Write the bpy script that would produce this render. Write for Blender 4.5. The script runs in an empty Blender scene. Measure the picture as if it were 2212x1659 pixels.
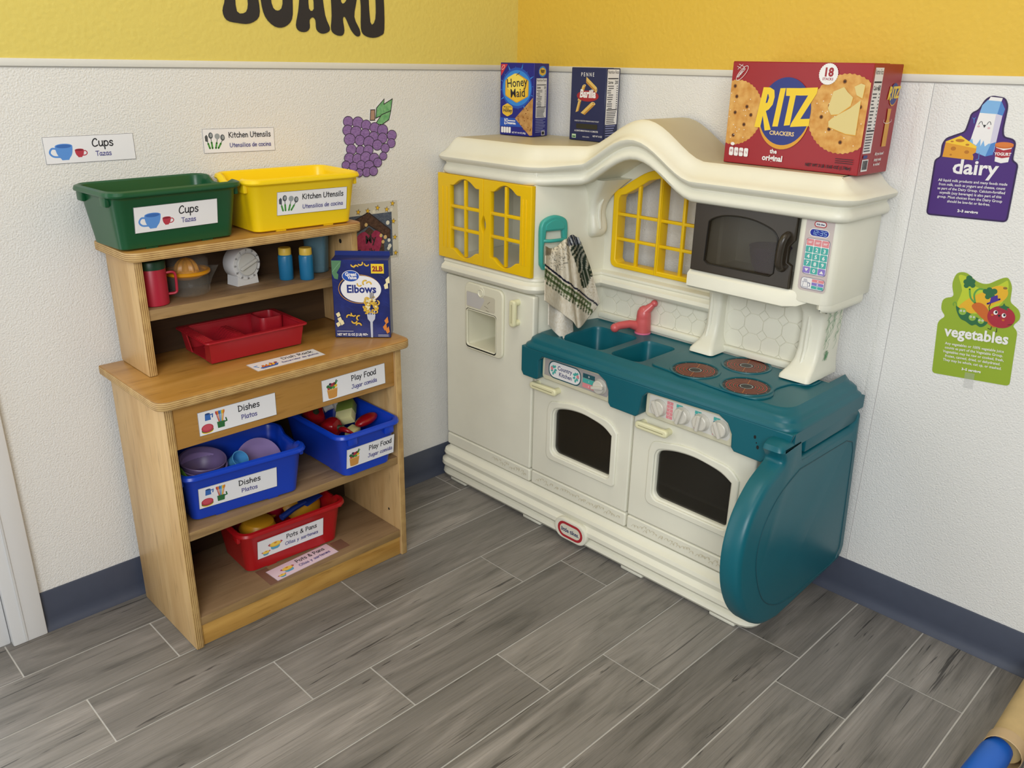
import bpy, bmesh, math, random
from math import sin, cos, pi, radians, sqrt
from mathutils import Vector, Matrix
from mathutils.geometry import tessellate_polygon

scene = bpy.context.scene
COL = scene.collection

# ------------------------------------------------------------------ camera
cam_data = bpy.data.cameras.new('camera')
cam = bpy.data.objects.new('camera', cam_data)
COL.objects.link(cam)
cam.location = (-1.85150836, -1.86553539, 1.22998685)
cam.rotation_euler = (1.20402659, -0.01703711, -0.77590575)
cam_data.sensor_width = 36
cam_data.lens = 1811.64 / 2212 * 36
cam_data.clip_start = 0.02
scene.camera = cam

# ------------------------------------------------------------------ world, lights, exposure
world = bpy.data.worlds.new('room_light')
scene.world = world
world.use_nodes = True
wb = world.node_tree.nodes['Background']
wb.inputs[0].default_value = (0.93, 0.97, 1.0, 1)
wb.inputs[1].default_value = 0.11

def area(name, loc, size, energy, color, target=None):
    l = bpy.data.lights.new(name, 'AREA')
    l.shape = 'RECTANGLE'; l.size, l.size_y = size
    l.energy = energy; l.color = color
    o = bpy.data.objects.new(name, l); COL.objects.link(o)
    o.location = loc
    if target is not None:
        d = Vector(target) - Vector(loc)
        o.rotation_euler = d.to_track_quat('-Z', 'Y').to_euler()
    return o

area('ceiling_panel_light', (-1.30, -0.95, 2.66), (1.15, 0.55), 9, (1.0, 0.93, 0.80))
area('ceiling_panel_light', (-0.95, -2.7, 2.66), (1.15, 0.55), 3, (1.0, 0.95, 0.85))
area('unseen_daylight_fill', (-3.0, -2.8, 1.85), (1.4, 1.2), 62, (0.97, 0.99, 1.0), target=(-0.6, -0.6, 0.6))  # added fill behind the camera, source unknown, placed to brighten the walls
area('unseen_daylight_fill', (-4.3, -1.2, 1.3), (1.6, 1.6), 12, (0.92, 0.96, 1.0), target=(-1.2, -0.6, 0.5))
area('doorway_daylight', (-2.06, -0.02, 1.0), (0.85, 1.8), 9, (0.93, 0.97, 1.0), target=(-2.06, -1.0, 1.0))

vs = scene.view_settings
scene.display_settings.display_device = 'sRGB'
vs.view_transform = 'Standard'
vs.look = 'None'
vs.gamma = 1.0
vs.use_curve_mapping = False
vs.exposure = 0.04

# ------------------------------------------------------------------ materials
def lin(c):
    c /= 255.0
    return c / 12.92 if c <= 0.04045 else ((c + 0.055) / 1.055) ** 2.4
def rgb(h):
    if isinstance(h, str):
        h = h.lstrip('#'); h = (int(h[0:2], 16), int(h[2:4], 16), int(h[4:6], 16))
    return (lin(h[0]), lin(h[1]), lin(h[2]), 1)

MATS = {}
def M(name, col, rough=0.5, spec=0.5, var=0.0, vscale=8.0, bump=0.0, bscale=200.0, bdist=0.001, col2=None, stretch=(1, 1, 1), metal=0.0, detail=4.0):
    if name in MATS: return MATS[name]
    m = bpy.data.materials.new(name); m.use_nodes = True
    nt = m.node_tree; b = nt.nodes['Principled BSDF']
    b.inputs['Base Color'].default_value = rgb(col)
    b.inputs['Roughness'].default_value = rough
    b.inputs['Specular IOR Level'].default_value = spec
    b.inputs['Metallic'].default_value = metal
    tc = None
    def coords():
        t = nt.nodes.new('ShaderNodeTexCoord'); mp = nt.nodes.new('ShaderNodeMapping')
        mp.inputs['Scale'].default_value = stretch
        nt.links.new(t.outputs['Object'], mp.inputs[0]); return mp
    if var > 0 or col2:
        mp = coords()
        n = nt.nodes.new('ShaderNodeTexNoise'); n.inputs['Scale'].default_value = vscale; n.inputs['Detail'].default_value = detail
        nt.links.new(mp.outputs[0], n.inputs['Vector'])
        r = nt.nodes.new('ShaderNodeValToRGB')
        r.color_ramp.elements[0].position = 0.33; r.color_ramp.elements[1].position = 0.67
        c = rgb(col); d = rgb(col2) if col2 else tuple(x * (1 - var) for x in c[:3]) + (1,)
        r.color_ramp.elements[0].color = d; r.color_ramp.elements[1].color = c
        nt.links.new(n.outputs['Fac'], r.inputs[0]); nt.links.new(r.outputs[0], b.inputs['Base Color'])
    if bump > 0:
        mp = coords()
        n = nt.nodes.new('ShaderNodeTexNoise'); n.inputs['Scale'].default_value = bscale; n.inputs['Detail'].default_value = 3
        nt.links.new(mp.outputs[0], n.inputs['Vector'])
        bp = nt.nodes.new('ShaderNodeBump'); bp.inputs['Strength'].default_value = bump; bp.inputs['Distance'].default_value = bdist
        nt.links.new(n.outputs['Fac'], bp.inputs['Height']); nt.links.new(bp.outputs[0], b.inputs['Normal'])
    MATS[name] = m
    return m

def see_through(name, col, alpha, rough=0.08, gloss=0.5):
    """tinted clear plastic: part of the light passes, part is the plastic's own colour and shine"""
    if name in MATS: return MATS[name]
    m = bpy.data.materials.new(name); m.use_nodes = True
    nt = m.node_tree; b = nt.nodes['Principled BSDF']
    b.inputs['Base Color'].default_value = rgb(col); b.inputs['Roughness'].default_value = rough
    b.inputs['Specular IOR Level'].default_value = gloss
    b.inputs['Alpha'].default_value = alpha
    MATS[name] = m
    return m

def wood(name, light, dark, axis, rough=0.35, scale=1.0):
    """veneer: long noise streaks along the given axis"""
    if name in MATS: return MATS[name]
    m = bpy.data.materials.new(name); m.use_nodes = True
    nt = m.node_tree; b = nt.nodes['Principled BSDF']
    t = nt.nodes.new('ShaderNodeTexCoord'); mp = nt.nodes.new('ShaderNodeMapping')
    s = [9.0 * scale] * 3; s[axis] = 0.9 * scale
    mp.inputs['Scale'].default_value = s
    nt.links.new(t.outputs['Object'], mp.inputs[0])
    n = nt.nodes.new('ShaderNodeTexNoise'); n.inputs['Scale'].default_value = 2.4; n.inputs['Detail'].default_value = 6; n.inputs['Distortion'].default_value = 0.7
    nt.links.new(mp.outputs[0], n.inputs['Vector'])
    r = nt.nodes.new('ShaderNodeValToRGB')
    r.color_ramp.elements[0].position = 0.3; r.color_ramp.elements[0].color = rgb(dark)
    r.color_ramp.elements[1].position = 0.62; r.color_ramp.elements[1].color = rgb(light)
    nt.links.new(n.outputs['Fac'], r.inputs[0])
    # fine short flecks
    mp2 = nt.nodes.new('ShaderNodeMapping'); s2 = [120.0] * 3; s2[axis] = 12.0; mp2.inputs['Scale'].default_value = s2
    nt.links.new(t.outputs['Object'], mp2.inputs[0])
    n2 = nt.nodes.new('ShaderNodeTexNoise'); n2.inputs['Scale'].default_value = 1.0; n2.inputs['Detail'].default_value = 2
    nt.links.new(mp2.outputs[0], n2.inputs['Vector'])
    r2 = nt.nodes.new('ShaderNodeValToRGB'); r2.color_ramp.elements[0].position = 0.25; r2.color_ramp.elements[0].color = (0.55, 0.5, 0.45, 1)
    r2.color_ramp.elements[1].position = 0.42; r2.color_ramp.elements[1].color = (1, 1, 1, 1)
    nt.links.new(n2.outputs['Fac'], r2.inputs[0])
    mx = nt.nodes.new('ShaderNodeMix'); mx.data_type = 'RGBA'; mx.blend_type = 'MULTIPLY'; mx.inputs[0].default_value = 0.6
    nt.links.new(r.outputs[0], mx.inputs[6]); nt.links.new(r2.outputs[0], mx.inputs[7])
    nt.links.new(mx.outputs[2], b.inputs['Base Color'])
    b.inputs['Roughness'].default_value = rough; b.inputs['Specular IOR Level'].default_value = 0.4
    MATS[name] = m
    return m

def ply_edge(name, axis, period=0.0040, light='#cba96e', dark='#967142'):
    """plywood edge: alternating plies across the board's thickness"""
    if name in MATS: return MATS[name]
    m = bpy.data.materials.new(name); m.use_nodes = True
    nt = m.node_tree; b = nt.nodes['Principled BSDF']
    t = nt.nodes.new('ShaderNodeTexCoord'); sp = nt.nodes.new('ShaderNodeSeparateXYZ')
    nt.links.new(t.outputs['Object'], sp.inputs[0])
    mul = nt.nodes.new('ShaderNodeMath'); mul.operation = 'MULTIPLY'; mul.inputs[1].default_value = 2 * pi / period
    nt.links.new(sp.outputs[axis], mul.inputs[0])
    sn = nt.nodes.new('ShaderNodeMath'); sn.operation = 'SINE'; nt.links.new(mul.outputs[0], sn.inputs[0])
    n = nt.nodes.new('ShaderNodeTexNoise'); n.inputs['Scale'].default_value = 45; nt.links.new(t.outputs['Object'], n.inputs['Vector'])
    ad = nt.nodes.new('ShaderNodeMath'); ad.operation = 'MULTIPLY_ADD'; ad.inputs[1].default_value = 0.38
    nt.links.new(sn.outputs[0], ad.inputs[0]); nt.links.new(n.outputs['Fac'], ad.inputs[2])
    r = nt.nodes.new('ShaderNodeValToRGB'); r.color_ramp.elements[0].position = 0.2; r.color_ramp.elements[0].color = rgb(dark)
    r.color_ramp.elements[1].position = 0.6; r.color_ramp.elements[1].color = rgb(light)
    nt.links.new(ad.outputs[0], r.inputs[0]); nt.links.new(r.outputs[0], b.inputs['Base Color'])
    b.inputs['Roughness'].default_value = 0.55
    MATS[name] = m
    return m

# ------------------------------------------------------------------ mesh builder
YL = (Vector((1, 0, 0)), Vector((0, 0, 1)), Vector((0, -1, 0)))     # facing the room from the left wall
XR = (Vector((0, -1, 0)), Vector((0, 0, 1)), Vector((-1, 0, 0)))    # facing the room from the right wall
UP = (Vector((1, 0, 0)), Vector((0, 1, 0)), Vector((0, 0, 1)))      # lying flat, read from -y

def fr(o, axes):
    return (Vector(o),) + tuple(Vector(a) for a in axes)
def rot_frame(f, ang, about=(0, 0)):
    O, U, V, N = f
    u = U * cos(ang) + V * sin(ang); v = V * cos(ang) - U * sin(ang)
    return (O + U * about[0] + V * about[1], u, v, N)

def catmull(pts, closed=False, n=6):
    P = [Vector(p) for p in pts]; out = []; L = len(P)
    rng = range(L) if closed else range(L - 1)
    for i in rng:
        if closed: a, b, c, d = P[(i - 1) % L], P[i], P[(i + 1) % L], P[(i + 2) % L]
        else: a, b, c, d = P[max(i - 1, 0)], P[i], P[i + 1], P[min(i + 2, L - 1)]
        for k in range(n):
            t = k / n
            out.append(0.5 * ((2 * b) + (c - a) * t + (2 * a - 5 * b + 4 * c - d) * t * t + (3 * b - a - 3 * c + d) * t ** 3))
    if not closed: out.append(P[-1].copy())
    return out
def rrect(x0, y0, x1, y1, r, n=5):
    r = min(r, (x1 - x0) / 2 - 1e-5, (y1 - y0) / 2 - 1e-5)
    out = []
    for cx, cy, a in ((x1 - r, y1 - r, 0), (x0 + r, y1 - r, 90), (x0 + r, y0 + r, 180), (x1 - r, y0 + r, 270)):
        for k in range(n + 1):
            t = radians(a + 90 * k / n); out.append((cx + r * cos(t), cy + r * sin(t)))
    return out
def ellipse(cx, cy, rx, ry, n=28, rot=0):
    return [(cx + rx * cos(t) * cos(rot) - ry * sin(t) * sin(rot), cy + rx * cos(t) * sin(rot) + ry * sin(t) * cos(rot)) for t in [2 * pi * k / n for k in range(n)]]
def round_poly(pts, rs, n=5):
    """polygon with rounded corners; rs: radius or list"""
    out = []; L = len(pts)
    for i in range(L):
        r = rs[i] if isinstance(rs, (list, tuple)) else rs
        p = Vector(pts[i]); a = Vector(pts[i - 1]) - p; b = Vector(pts[(i + 1) % L]) - p
        r2 = min(r, a.length * 0.49, b.length * 0.49)
        if r2 < 1e-5: out.append(tuple(p)); continue
        A = p + a.normalized() * r2; B = p + b.normalized() * r2
        for k in range(n + 1):
            t = k / n; q = A * (1 - t) ** 2 + p * 2 * t * (1 - t) + B * t * t; out.append(tuple(q))
    return out

class MB:
    def __init__(self):
        self.v = []; self.f = []; self.m = []; self.mats = []
    def mi(self, mat):
        if mat not in self.mats: self.mats.append(mat)
        return self.mats.index(mat)
    def add(self, verts, faces, mat):
        o = len(self.v); k = self.mi(mat)
        self.v += [tuple(p) for p in verts]
        for f in faces:
            self.f.append([i + o for i in f]); self.m.append(k)
    def from_bm(self, bm, mat, pick=None):
        bm.verts.index_update()
        o = len(self.v); k = self.mi(mat)
        self.v += [tuple(p.co) for p in bm.verts]
        for f in bm.faces:
            self.f.append([p.index + o for p in f.verts])
            kk = k
            if pick:
                q = pick(f.normal)
                if q is not None: kk = self.mi(q)
            self.m.append(kk)
        bm.free()
    def bx(self, a, b, mat, bev=0.0, seg=2, pick=None):
        bm = bmesh.new(); bmesh.ops.create_cube(bm, size=1)
        c = [(a[i] + b[i]) / 2 for i in range(3)]; s = [abs(b[i] - a[i]) for i in range(3)]
        for p in bm.verts: p.co = Vector([c[i] + p.co[i] * s[i] for i in range(3)])
        if bev > 0: bmesh.ops.bevel(bm, geom=bm.edges[:], offset=min(bev, min(s) * 0.48), segments=seg, affect='EDGES', profile=0.5)
        bm.normal_update(); self.from_bm(bm, mat, pick)
    def prism(self, poly, z0, z1, mat, bev=0.0, seg=2, pick=None):
        bm = bmesh.new()
        vs = [bm.verts.new((p[0], p[1], z0)) for p in poly]
        f = bm.faces.new(vs)
        r = bmesh.ops.extrude_face_region(bm, geom=[f])
        for e in r['geom']:
            if isinstance(e, bmesh.types.BMVert): e.co.z = z1
        bmesh.ops.recalc_face_normals(bm, faces=bm.faces[:])
        if bev > 0: bmesh.ops.bevel(bm, geom=[e for e in bm.edges if e.calc_face_angle(0) > 0.5], offset=bev, segments=seg, affect='EDGES', profile=0.5)
        bm.normal_update(); self.from_bm(bm, mat, pick)
    def curve_mesh(self, cu, fn, mat):
        ob = bpy.data.objects.new('tmp', cu)
        me = bpy.data.meshes.new_from_object(ob)
        self.add([fn(p.co) for p in me.vertices], [list(p.vertices) for p in me.polygons], mat)
        bpy.data.objects.remove(ob); bpy.data.meshes.remove(me); bpy.data.curves.remove(cu)
    def plate(self, outer, holes, t0, t1, mat, frame, bev=0.0, res=1):
        O, U, V, N = frame
        cu = bpy.data.curves.new('tmp', 'CURVE'); cu.dimensions = '2D'; cu.fill_mode = 'BOTH'
        cu.extrude = max((t1 - t0) / 2 - bev, 1e-5); cu.bevel_depth = bev; cu.bevel_resolution = res; cu.offset = -bev
        for poly in [outer] + list(holes):
            s = cu.splines.new('POLY'); s.points.add(len(poly) - 1); s.use_cyclic_u = True
            for p, q in zip(s.points, poly): p.co = (q[0], q[1], 0, 1)
        mid = (t0 + t1) / 2
        self.curve_mesh(cu, lambda c: O + U * c.x + V * c.y + N * (c.z + mid), mat)
    def loft(self, rings, mat, cap0=True, cap1=True, closed=True):
        n = len(rings[0]); v = [p for r in rings for p in r]; f = []
        for i in range(len(rings) - 1):
            for k in range(n if closed else n - 1):
                a = i * n + k; b = i * n + (k + 1) % n
                f.append([a, b, b + n, a + n])
        if cap0: f.append(list(range(n - 1, -1, -1)))
        if cap1: f.append([(len(rings) - 1) * n + k for k in range(n)])
        self.add(v, f, mat)
    def tube(self, path, r, mat, n=10, cap=True, closed=False):
        P = [Vector(p) for p in path]; L = len(P)
        R = r if isinstance(r, (list, tuple)) else [r] * L
        rings = []; T0 = None; X = None
        for i in range(L):
            if closed: T = (P[(i + 1) % L] - P[i - 1]).normalized()
            else: T = (P[min(i + 1, L - 1)] - P[max(i - 1, 0)]).normalized()
            if X is None:
                X = T.orthogonal().normalized()
            else:
                X = (X - T * X.dot(T)).normalized()
            Y = T.cross(X)
            rings.append([P[i] + (X * cos(2 * pi * k / n) + Y * sin(2 * pi * k / n)) * R[i] for k in range(n)])
        if closed: rings.append(rings[0]); cap = False
        self.loft(rings, mat, cap, cap)
    def lathe(self, prof, mat, c=(0, 0, 0), axes=UP, n=32, cap0=False, cap1=False):
        C = Vector(c); U, V, N = [Vector(a) for a in axes]
        rings = [[C + U * (r * cos(2 * pi * k / n)) + V * (r * sin(2 * pi * k / n)) + N * z for k in range(n)] for r, z in prof]
        self.loft(rings, mat, cap0, cap1)
    def ball(self, c, r, mat, n=16, m=10, axes=UP):
        r = (r, r, r) if not isinstance(r, (list, tuple)) else r
        C = Vector(c); U, V, N = [Vector(a) for a in axes]
        rings = []
        for i in range(m + 1):
            t = -pi / 2 + pi * i / m; q = max(cos(t), 1e-3)
            rings.append([C + U * (r[0] * q * cos(2 * pi * k / n)) + V * (r[1] * q * sin(2 * pi * k / n)) + N * (r[2] * sin(t)) for k in range(n)])
        self.loft(rings, mat, True, True)
    def build(self, name, parent=None, loc=None, sharp=38, label=None):
        me = bpy.data.meshes.new(name)
        off = Vector(loc) if loc is not None else (Vector(parent_origin(parent)) if parent else Vector((0, 0, 0)))
        me.from_pydata([Vector(p) - off for p in self.v], [], self.f)
        for mt in self.mats: me.materials.append(mt)
        for p, k in zip(me.polygons, self.m): p.material_index = k; p.use_smooth = True
        bm = bmesh.new(); bm.from_mesh(me)
        bmesh.ops.recalc_face_normals(bm, faces=bm.faces[:]); bm.to_mesh(me); bm.free()
        me.set_sharp_from_angle(angle=radians(sharp))
        o = bpy.data.objects.new(name, me); COL.objects.link(o)
        if parent: o.parent = parent
        elif loc is not None: o.location = off
        if label: o['label'] = label
        return o

def parent_origin(p):
    v = Vector((0, 0, 0))
    while p is not None:
        v += p.location; p = p.parent
    return v

class Art:
    """flat print built of thin layers on a surface: frame = (origin, right, up, out)"""
    def __init__(self, mb, frame, step=2e-5, base=1e-4):
        self.mb = mb; self.O, self.U, self.V, self.N = frame; self.h = base; self.step = step
    def P(self, p): return self.O + self.U * p[0] + self.V * p[1] + self.N * self.h
    def poly(self, pts, mat):
        self.h += self.step
        tri = tessellate_polygon([[Vector((p[0], p[1], 0)) for p in pts]])
        self.mb.add([self.P(p) for p in pts], [list(t) for t in tri], mat)
    def rect(self, x0, y0, x1, y1, mat): self.poly([(x0, y0), (x1, y0), (x1, y1), (x0, y1)], mat)
    def rr(self, x0, y0, x1, y1, r, mat): self.poly(rrect(x0, y0, x1, y1, r), mat)
    def ell(self, cx, cy, rx, ry, mat, rot=0, n=26): self.poly(ellipse(cx, cy, rx, ry, n, rot), mat)
    def line(self, pts, w, mat, closed=False, cap=True):
        self.h += self.step
        P = [Vector((p[0], p[1])) for p in pts]
        if closed: P = P + [P[0]]
        L = len(P); vs = []; fs = []
        for i in range(L):
            if closed and i in (0, L - 1): a = P[1] - P[0]; b = P[-1] - P[-2]
            else: a = P[min(i + 1, L - 1)] - P[i]; b = P[i] - P[max(i - 1, 0)]
            a = a.normalized() if a.length > 0 else Vector((0, 0)); b = b.normalized() if b.length > 0 else Vector((0, 0))
            t = (a + b); t = t.normalized() if t.length > 1e-6 else (a if a.length else b)
            n = Vector((-t.y, t.x)); k = 1.0
            if a.length and b.length: k = 1 / max(0.5, sqrt(max(0, (1 + a.dot(b)) / 2)))
            vs += [self.P(P[i] + n * w / 2 * k), self.P(P[i] - n * w / 2 * k)]
        for i in range(L - 1): fs.append([2 * i, 2 * i + 1, 2 * i + 3, 2 * i + 2])
        self.mb.add(vs, fs, mat)
        if cap and not closed and w > 0.0007:
            for q in (P[0], P[-1]): self.mb.add([self.P(p) for p in ellipse(q.x, q.y, w / 2, w / 2, 8)], [list(range(8))], mat)
    def text(self, s, x, y, size, mat, bold=0.0, align='LEFT', xs=1.0, shear=0.0, rot=0.0, spacing=1.0):
        self.h += self.step
        cu = bpy.data.curves.new('tmp', 'FONT'); cu.body = s; cu.size = size; cu.offset = bold; cu.shear = shear
        cu.align_x = align; cu.resolution_u = 2; cu.space_character = spacing; cu.fill_mode = 'FRONT'
        c, d = cos(rot), sin(rot)
        self.mb.curve_mesh(cu, lambda q: self.P((x + q.x * xs * c - q.y * d, y + q.x * xs * d + q.y * c)), mat)
    def hand(self, s, x, y, size, mat, w=None, align='LEFT', xs=1.0):
        w = w or size * 0.115
        tot = sum(HAND[ch][0] for ch in s) * size * xs
        if align == 'CENTER': x -= tot / 2
        for ch in s:
            adv, strokes = HAND[ch]
            for st in strokes:
                pts = [(x + p[0] * size * xs, y + p[1] * size) for p in st]
                pts = [(q.x, q.y) for q in catmull(pts, n=4)] if len(pts) > 2 else pts
                self.line(pts, w, mat)
            x += adv * size * xs

# rounded hand lettering: advance, strokes (x height .5, capital height .75)
_o = lambda cx, w: [(cx, .5), (cx - w * .8, .42), (cx - w, .24), (cx - w * .7, .05), (cx, 0), (cx + w * .75, .06), (cx + w, .26), (cx + w * .75, .44), (cx, .5)]
HAND = {
 ' ': (.32, []),
 'C': (.62, [[(.52, .62), (.42, .74), (.24, .68), (.09, .45), (.07, .2), (.18, .03), (.36, .02), (.54, .12)]]),
 'T': (.58, [[(.03, .73), (.57, .73)], [(.3, .73), (.29, 0)]]),
 'K': (.58, [[(.1, .75), (.09, 0)], [(.5, .75), (.12, .36)], [(.16, .4), (.54, 0)]]),
 'U': (.68, [[(.1, .75), (.08, .3), (.14, .06), (.3, 0), (.48, .08), (.56, .3), (.57, .75)]]),
 'D': (.66, [[(.1, .73), (.09, 0)], [(.04, .73), (.28, .7), (.52, .52), (.56, .3), (.42, .1), (.09, 0)]]),
 'R': (.62, [[(.1, .73), (.09, 0)], [(.04, .72), (.32, .72), (.47, .58), (.38, .42), (.12, .34)], [(.2, .34), (.56, 0)]]),
 'E': (.56, [[(.5, .73), (.1, .72)], [(.1, .72), (.1, .02)], [(.1, .38), (.45, .39)], [(.1, .02), (.52, .02)]]),
 'P': (.55, [[(.1, .73), (.09, 0)], [(.05, .73), (.33, .7), (.46, .56), (.38, .38), (.1, .31)]]),
 'F': (.55, [[(.1, .73), (.09, 0)], [(.1, .73), (.5, .73)], [(.1, .4), (.43, .41)]]),
 'J': (.6, [[(.18, .73), (.56, .73)], [(.4, .73), (.39, .15), (.28, .01), (.12, .05), (.06, .16)]]),
 'O': (.74, [[(.36, .74), (.14, .6), (.07, .34), (.18, .07), (.38, 0), (.58, .12), (.66, .4), (.56, .65), (.36, .74)]]),
 '&': (.66, [[(.58, .02), (.3, .4), (.2, .58), (.28, .72), (.4, .66), (.38, .52), (.14, .3), (.1, .1), (.24, 0), (.42, .08), (.54, .3)]]),
 'u': (.5, [[(.08, .5), (.07, .2), (.14, .03), (.28, .04), (.4, .2)], [(.41, .5), (.41, .16), (.45, 0)]]),
 'p': (.52, [[(.09, .48), (.08, -.28)], [(.09, .34), (.2, .48), (.36, .46), (.46, .28), (.38, .08), (.22, .02), (.09, .12)]]),
 's': (.46, [[(.38, .42), (.26, .5), (.12, .43), (.13, .31), (.32, .22), (.38, .11), (.26, 0), (.06, .06)]]),
 'a': (.5, [[(.38, .43), (.24, .5), (.1, .38), (.06, .18), (.15, .02), (.29, .06), (.38, .25)], [(.39, .48), (.39, .14), (.45, 0)]]),
 'z': (.5, [[(.08, .47), (.42, .47)], [(.42, .47), (.06, .02)], [(.06, .02), (.45, .02)]]),
 'i': (.26, [[(.13, .48), (.13, 0)], [(.13, .66), (.135, .68)]]),
 't': (.44, [[(.22, .7), (.22, .1), (.28, .0)], [(.03, .48), (.42, .49)]]),
 'c': (.47, [[(.4, .42), (.28, .5), (.12, .4), (.07, .2), (.16, .03), (.3, .02), (.42, .1)]]),
 'h': (.52, [[(.1, .75), (.09, 0)], [(.1, .28), (.22, .46), (.36, .42), (.4, .24), (.42, 0)]]),
 'e': (.52, [[(.09, .25), (.42, .29), (.38, .44), (.24, .5), (.1, .38), (.07, .18), (.2, .01), (.42, .07)]]),
 'n': (.5, [[(.09, .48), (.09, 0)], [(.09, .28), (.2, .46), (.34, .44), (.39, .26), (.41, 0)]]),
 'l': (.26, [[(.12, .76), (.12, 0)]]),
 'o': (.53, [_o(.26, .2)]),
 'k': (.5, [[(.1, .75), (.09, 0)], [(.4, .48), (.12, .22)], [(.18, .26), (.43, 0)]]),
 'r': (.44, [[(.09, .48), (.1, 0)], [(.1, .26), (.18, .42), (.32, .48), (.4, .42)]]),
 'd': (.54, [[(.4, .43), (.24, .49), (.1, .38), (.06, .18), (.16, .02), (.3, .05), (.41, .22)], [(.42, .76), (.42, 0)]]),
 'y': (.5, [[(.06, .48), (.22, .12)], [(.42, .48), (.24, .1), (.1, -.25)]]),
 'g': (.5, [[(.38, .42), (.24, .49), (.1, .38), (.07, .2), (.16, .05), (.3, .08), (.39, .25)], [(.4, .48), (.39, -.1), (.28, -.26), (.08, -.2)]]),
 'm': (.7, [[(.08, .48), (.08, 0)], [(.08, .28), (.2, .46), (.3, .38), (.33, 0)], [(.33, .28), (.44, .46), (.56, .4), (.6, 0)]]),
 'f': (.4, [[(.38, .7), (.26, .74), (.19, .6), (.18, 0)], [(.03, .45), (.36, .46)]]),
}

# ------------------------------------------------------------------ scene-tree helpers
def tag(o, label, cat, group=None):
    o['label'] = label; o['category'] = cat
    if group: o['group'] = group
    return o
def thing(name, label, cat, loc=(0, 0, 0), group=None):
    o = bpy.data.objects.new(name, None); o.empty_display_size = 0.05; COL.objects.link(o)
    o.location = loc
    return tag(o, label, cat, group)
def struct(o):
    o['kind'] = 'structure'; return o
def place(o, loc, rz=0.0, rx=0.0, ry=0.0):
    o.location = loc; o.rotation_euler = (rx, ry, rz); return o
def copy_tree(o, parent=None):
    c = o.copy(); COL.objects.link(c)
    if parent: c.parent = parent
    for ch in o.children: copy_tree(ch, c)
    return c

# ================================================================== the room
def wall_mat(name, col, scale, dist, rough, strength=0.5, spec=0.4):
    m = M(name, col, rough, spec)
    nt = m.node_tree; b = nt.nodes['Principled BSDF']
    t = nt.nodes.new('ShaderNodeTexCoord')
    v = nt.nodes.new('ShaderNodeTexVoronoi'); v.inputs['Scale'].default_value = scale; v.feature = 'SMOOTH_F1'
    n = nt.nodes.new('ShaderNodeTexNoise'); n.inputs['Scale'].default_value = scale * 0.8; n.inputs['Detail'].default_value = 3
    nt.links.new(t.outputs['Object'], v.inputs['Vector']); nt.links.new(t.outputs['Object'], n.inputs['Vector'])
    s = nt.nodes.new('ShaderNodeMath'); s.operation = 'SUBTRACT'
    nt.links.new(n.outputs['Fac'], s.inputs[0]); nt.links.new(v.outputs['Distance'], s.inputs[1])
    bp = nt.nodes.new('ShaderNodeBump'); bp.inputs['Strength'].default_value = strength; bp.inputs['Distance'].default_value = dist
    nt.links.new(s.outputs[0], bp.inputs['Height']); nt.links.new(bp.outputs[0], b.inputs['Normal'])
    return m

frp = wall_mat('pebbled_wall_panel', '#e5e4e1', 330, 0.0014, 0.42, 0.65)
paint_l = wall_mat('left_wall_yellow', '#e0cd6c', 110, 0.002, 0.45, 0.4)  # yellow of the left wall, set paler than the right wall
paint_r = wall_mat('right_wall_yellow', '#dfb946', 110, 0.002, 0.5, 0.4)
trim_m = M('white_trim', '#dedcd4', 0.35)
base_m = M('slate_vinyl', '#454b5c', 0.45, var=0.06, vscale=40)
line_m = M('seam_shadow_gap', '#b3b0aa', 0.7)
whitegloss = M('white_door_gloss', '#e4e4e4', 0.3, bump=0.15, bscale=60)
ceil_m = M('ceiling_tile', '#e8e6e0', 0.8)

RL = -3.4      # how far the walls run
mb = MB()
mb.bx((-1.53, 0, 0), (0.1, 0.1, 1.213), frp)
mb.bx((RL, 0, 2.05), (-1.53, 0.1, 2.72), paint_l)
mb.bx((-1.53, 0, 1.213), (0.1, 0.1, 2.72), paint_l)
struct(mb.build('wall_left'))
mb = MB()
mb.bx((0, RL, 0), (0.1, 0, 1.213), frp)
mb.bx((0, RL, 1.213), (0.1, 0, 2.72), paint_r)
struct(mb.build('wall_right'))
mb = MB(); mb.bx((RL, RL, 2.7), (0.1, 0.1, 2.8), ceil_m); struct(mb.build('ceiling'))

# cap strips on top of the white wall panels, panel joint, cove base
mb = MB(); mb.bx((-1.53, -0.0035, 1.2065), (-0.004, 0.0, 1.221), trim_m, 0.0015); mb.bx((-1.53, -0.0008, 1.2045), (0, 0.0, 1.2065), line_m)
struct(mb.build('trim_1'))
mb = MB(); mb.bx((-0.0035, RL, 1.2065), (0, -0.002, 1.221), trim_m, 0.0015); mb.bx((-0.0008, RL, 1.2045), (0, 0, 1.2065), line_m)
struct(mb.build('trim_2'))
mb = MB(); mb.bx((-0.0007, -1.186, 0.097), (0, -1.158, 1.2045), frp, 0.0003); mb.bx((-0.0012, -1.1867, 0.097), (0, -1.186, 1.2045), M('panel_joint', '#b4b2b2', 0.7))
struct(mb.build('trim_3'))
mb = MB(); mb.bx((-0.0035, -0.03, 0.097), (0, -0.001, 1.2045), frp, 0.001)
struct(mb.build('trim_4'))
def baseboard(name, a, b, axes):
    prof = [(0, .0975), (.0032, .0975), (.0040, .096), (.0040, .03), (.0055, .018), (.0095, .008), (.0145, .002), (.0150, 0), (0, 0)]
    mb = MB(); A = Vector(a); B = Vector(b); N = axes[2]
    mb.loft([[P + N * o + Vector((0, 0, z)) for o, z in prof] for P in (A, B)], base_m)
    return struct(mb.build(name, sharp=60))
baseboard('baseboard_left', (-1.484, 0, 0), (-0.0005, 0, 0), YL)
baseboard('baseboard_right', (0, -0.0155, 0), (0, RL, 0), XR)

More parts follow.
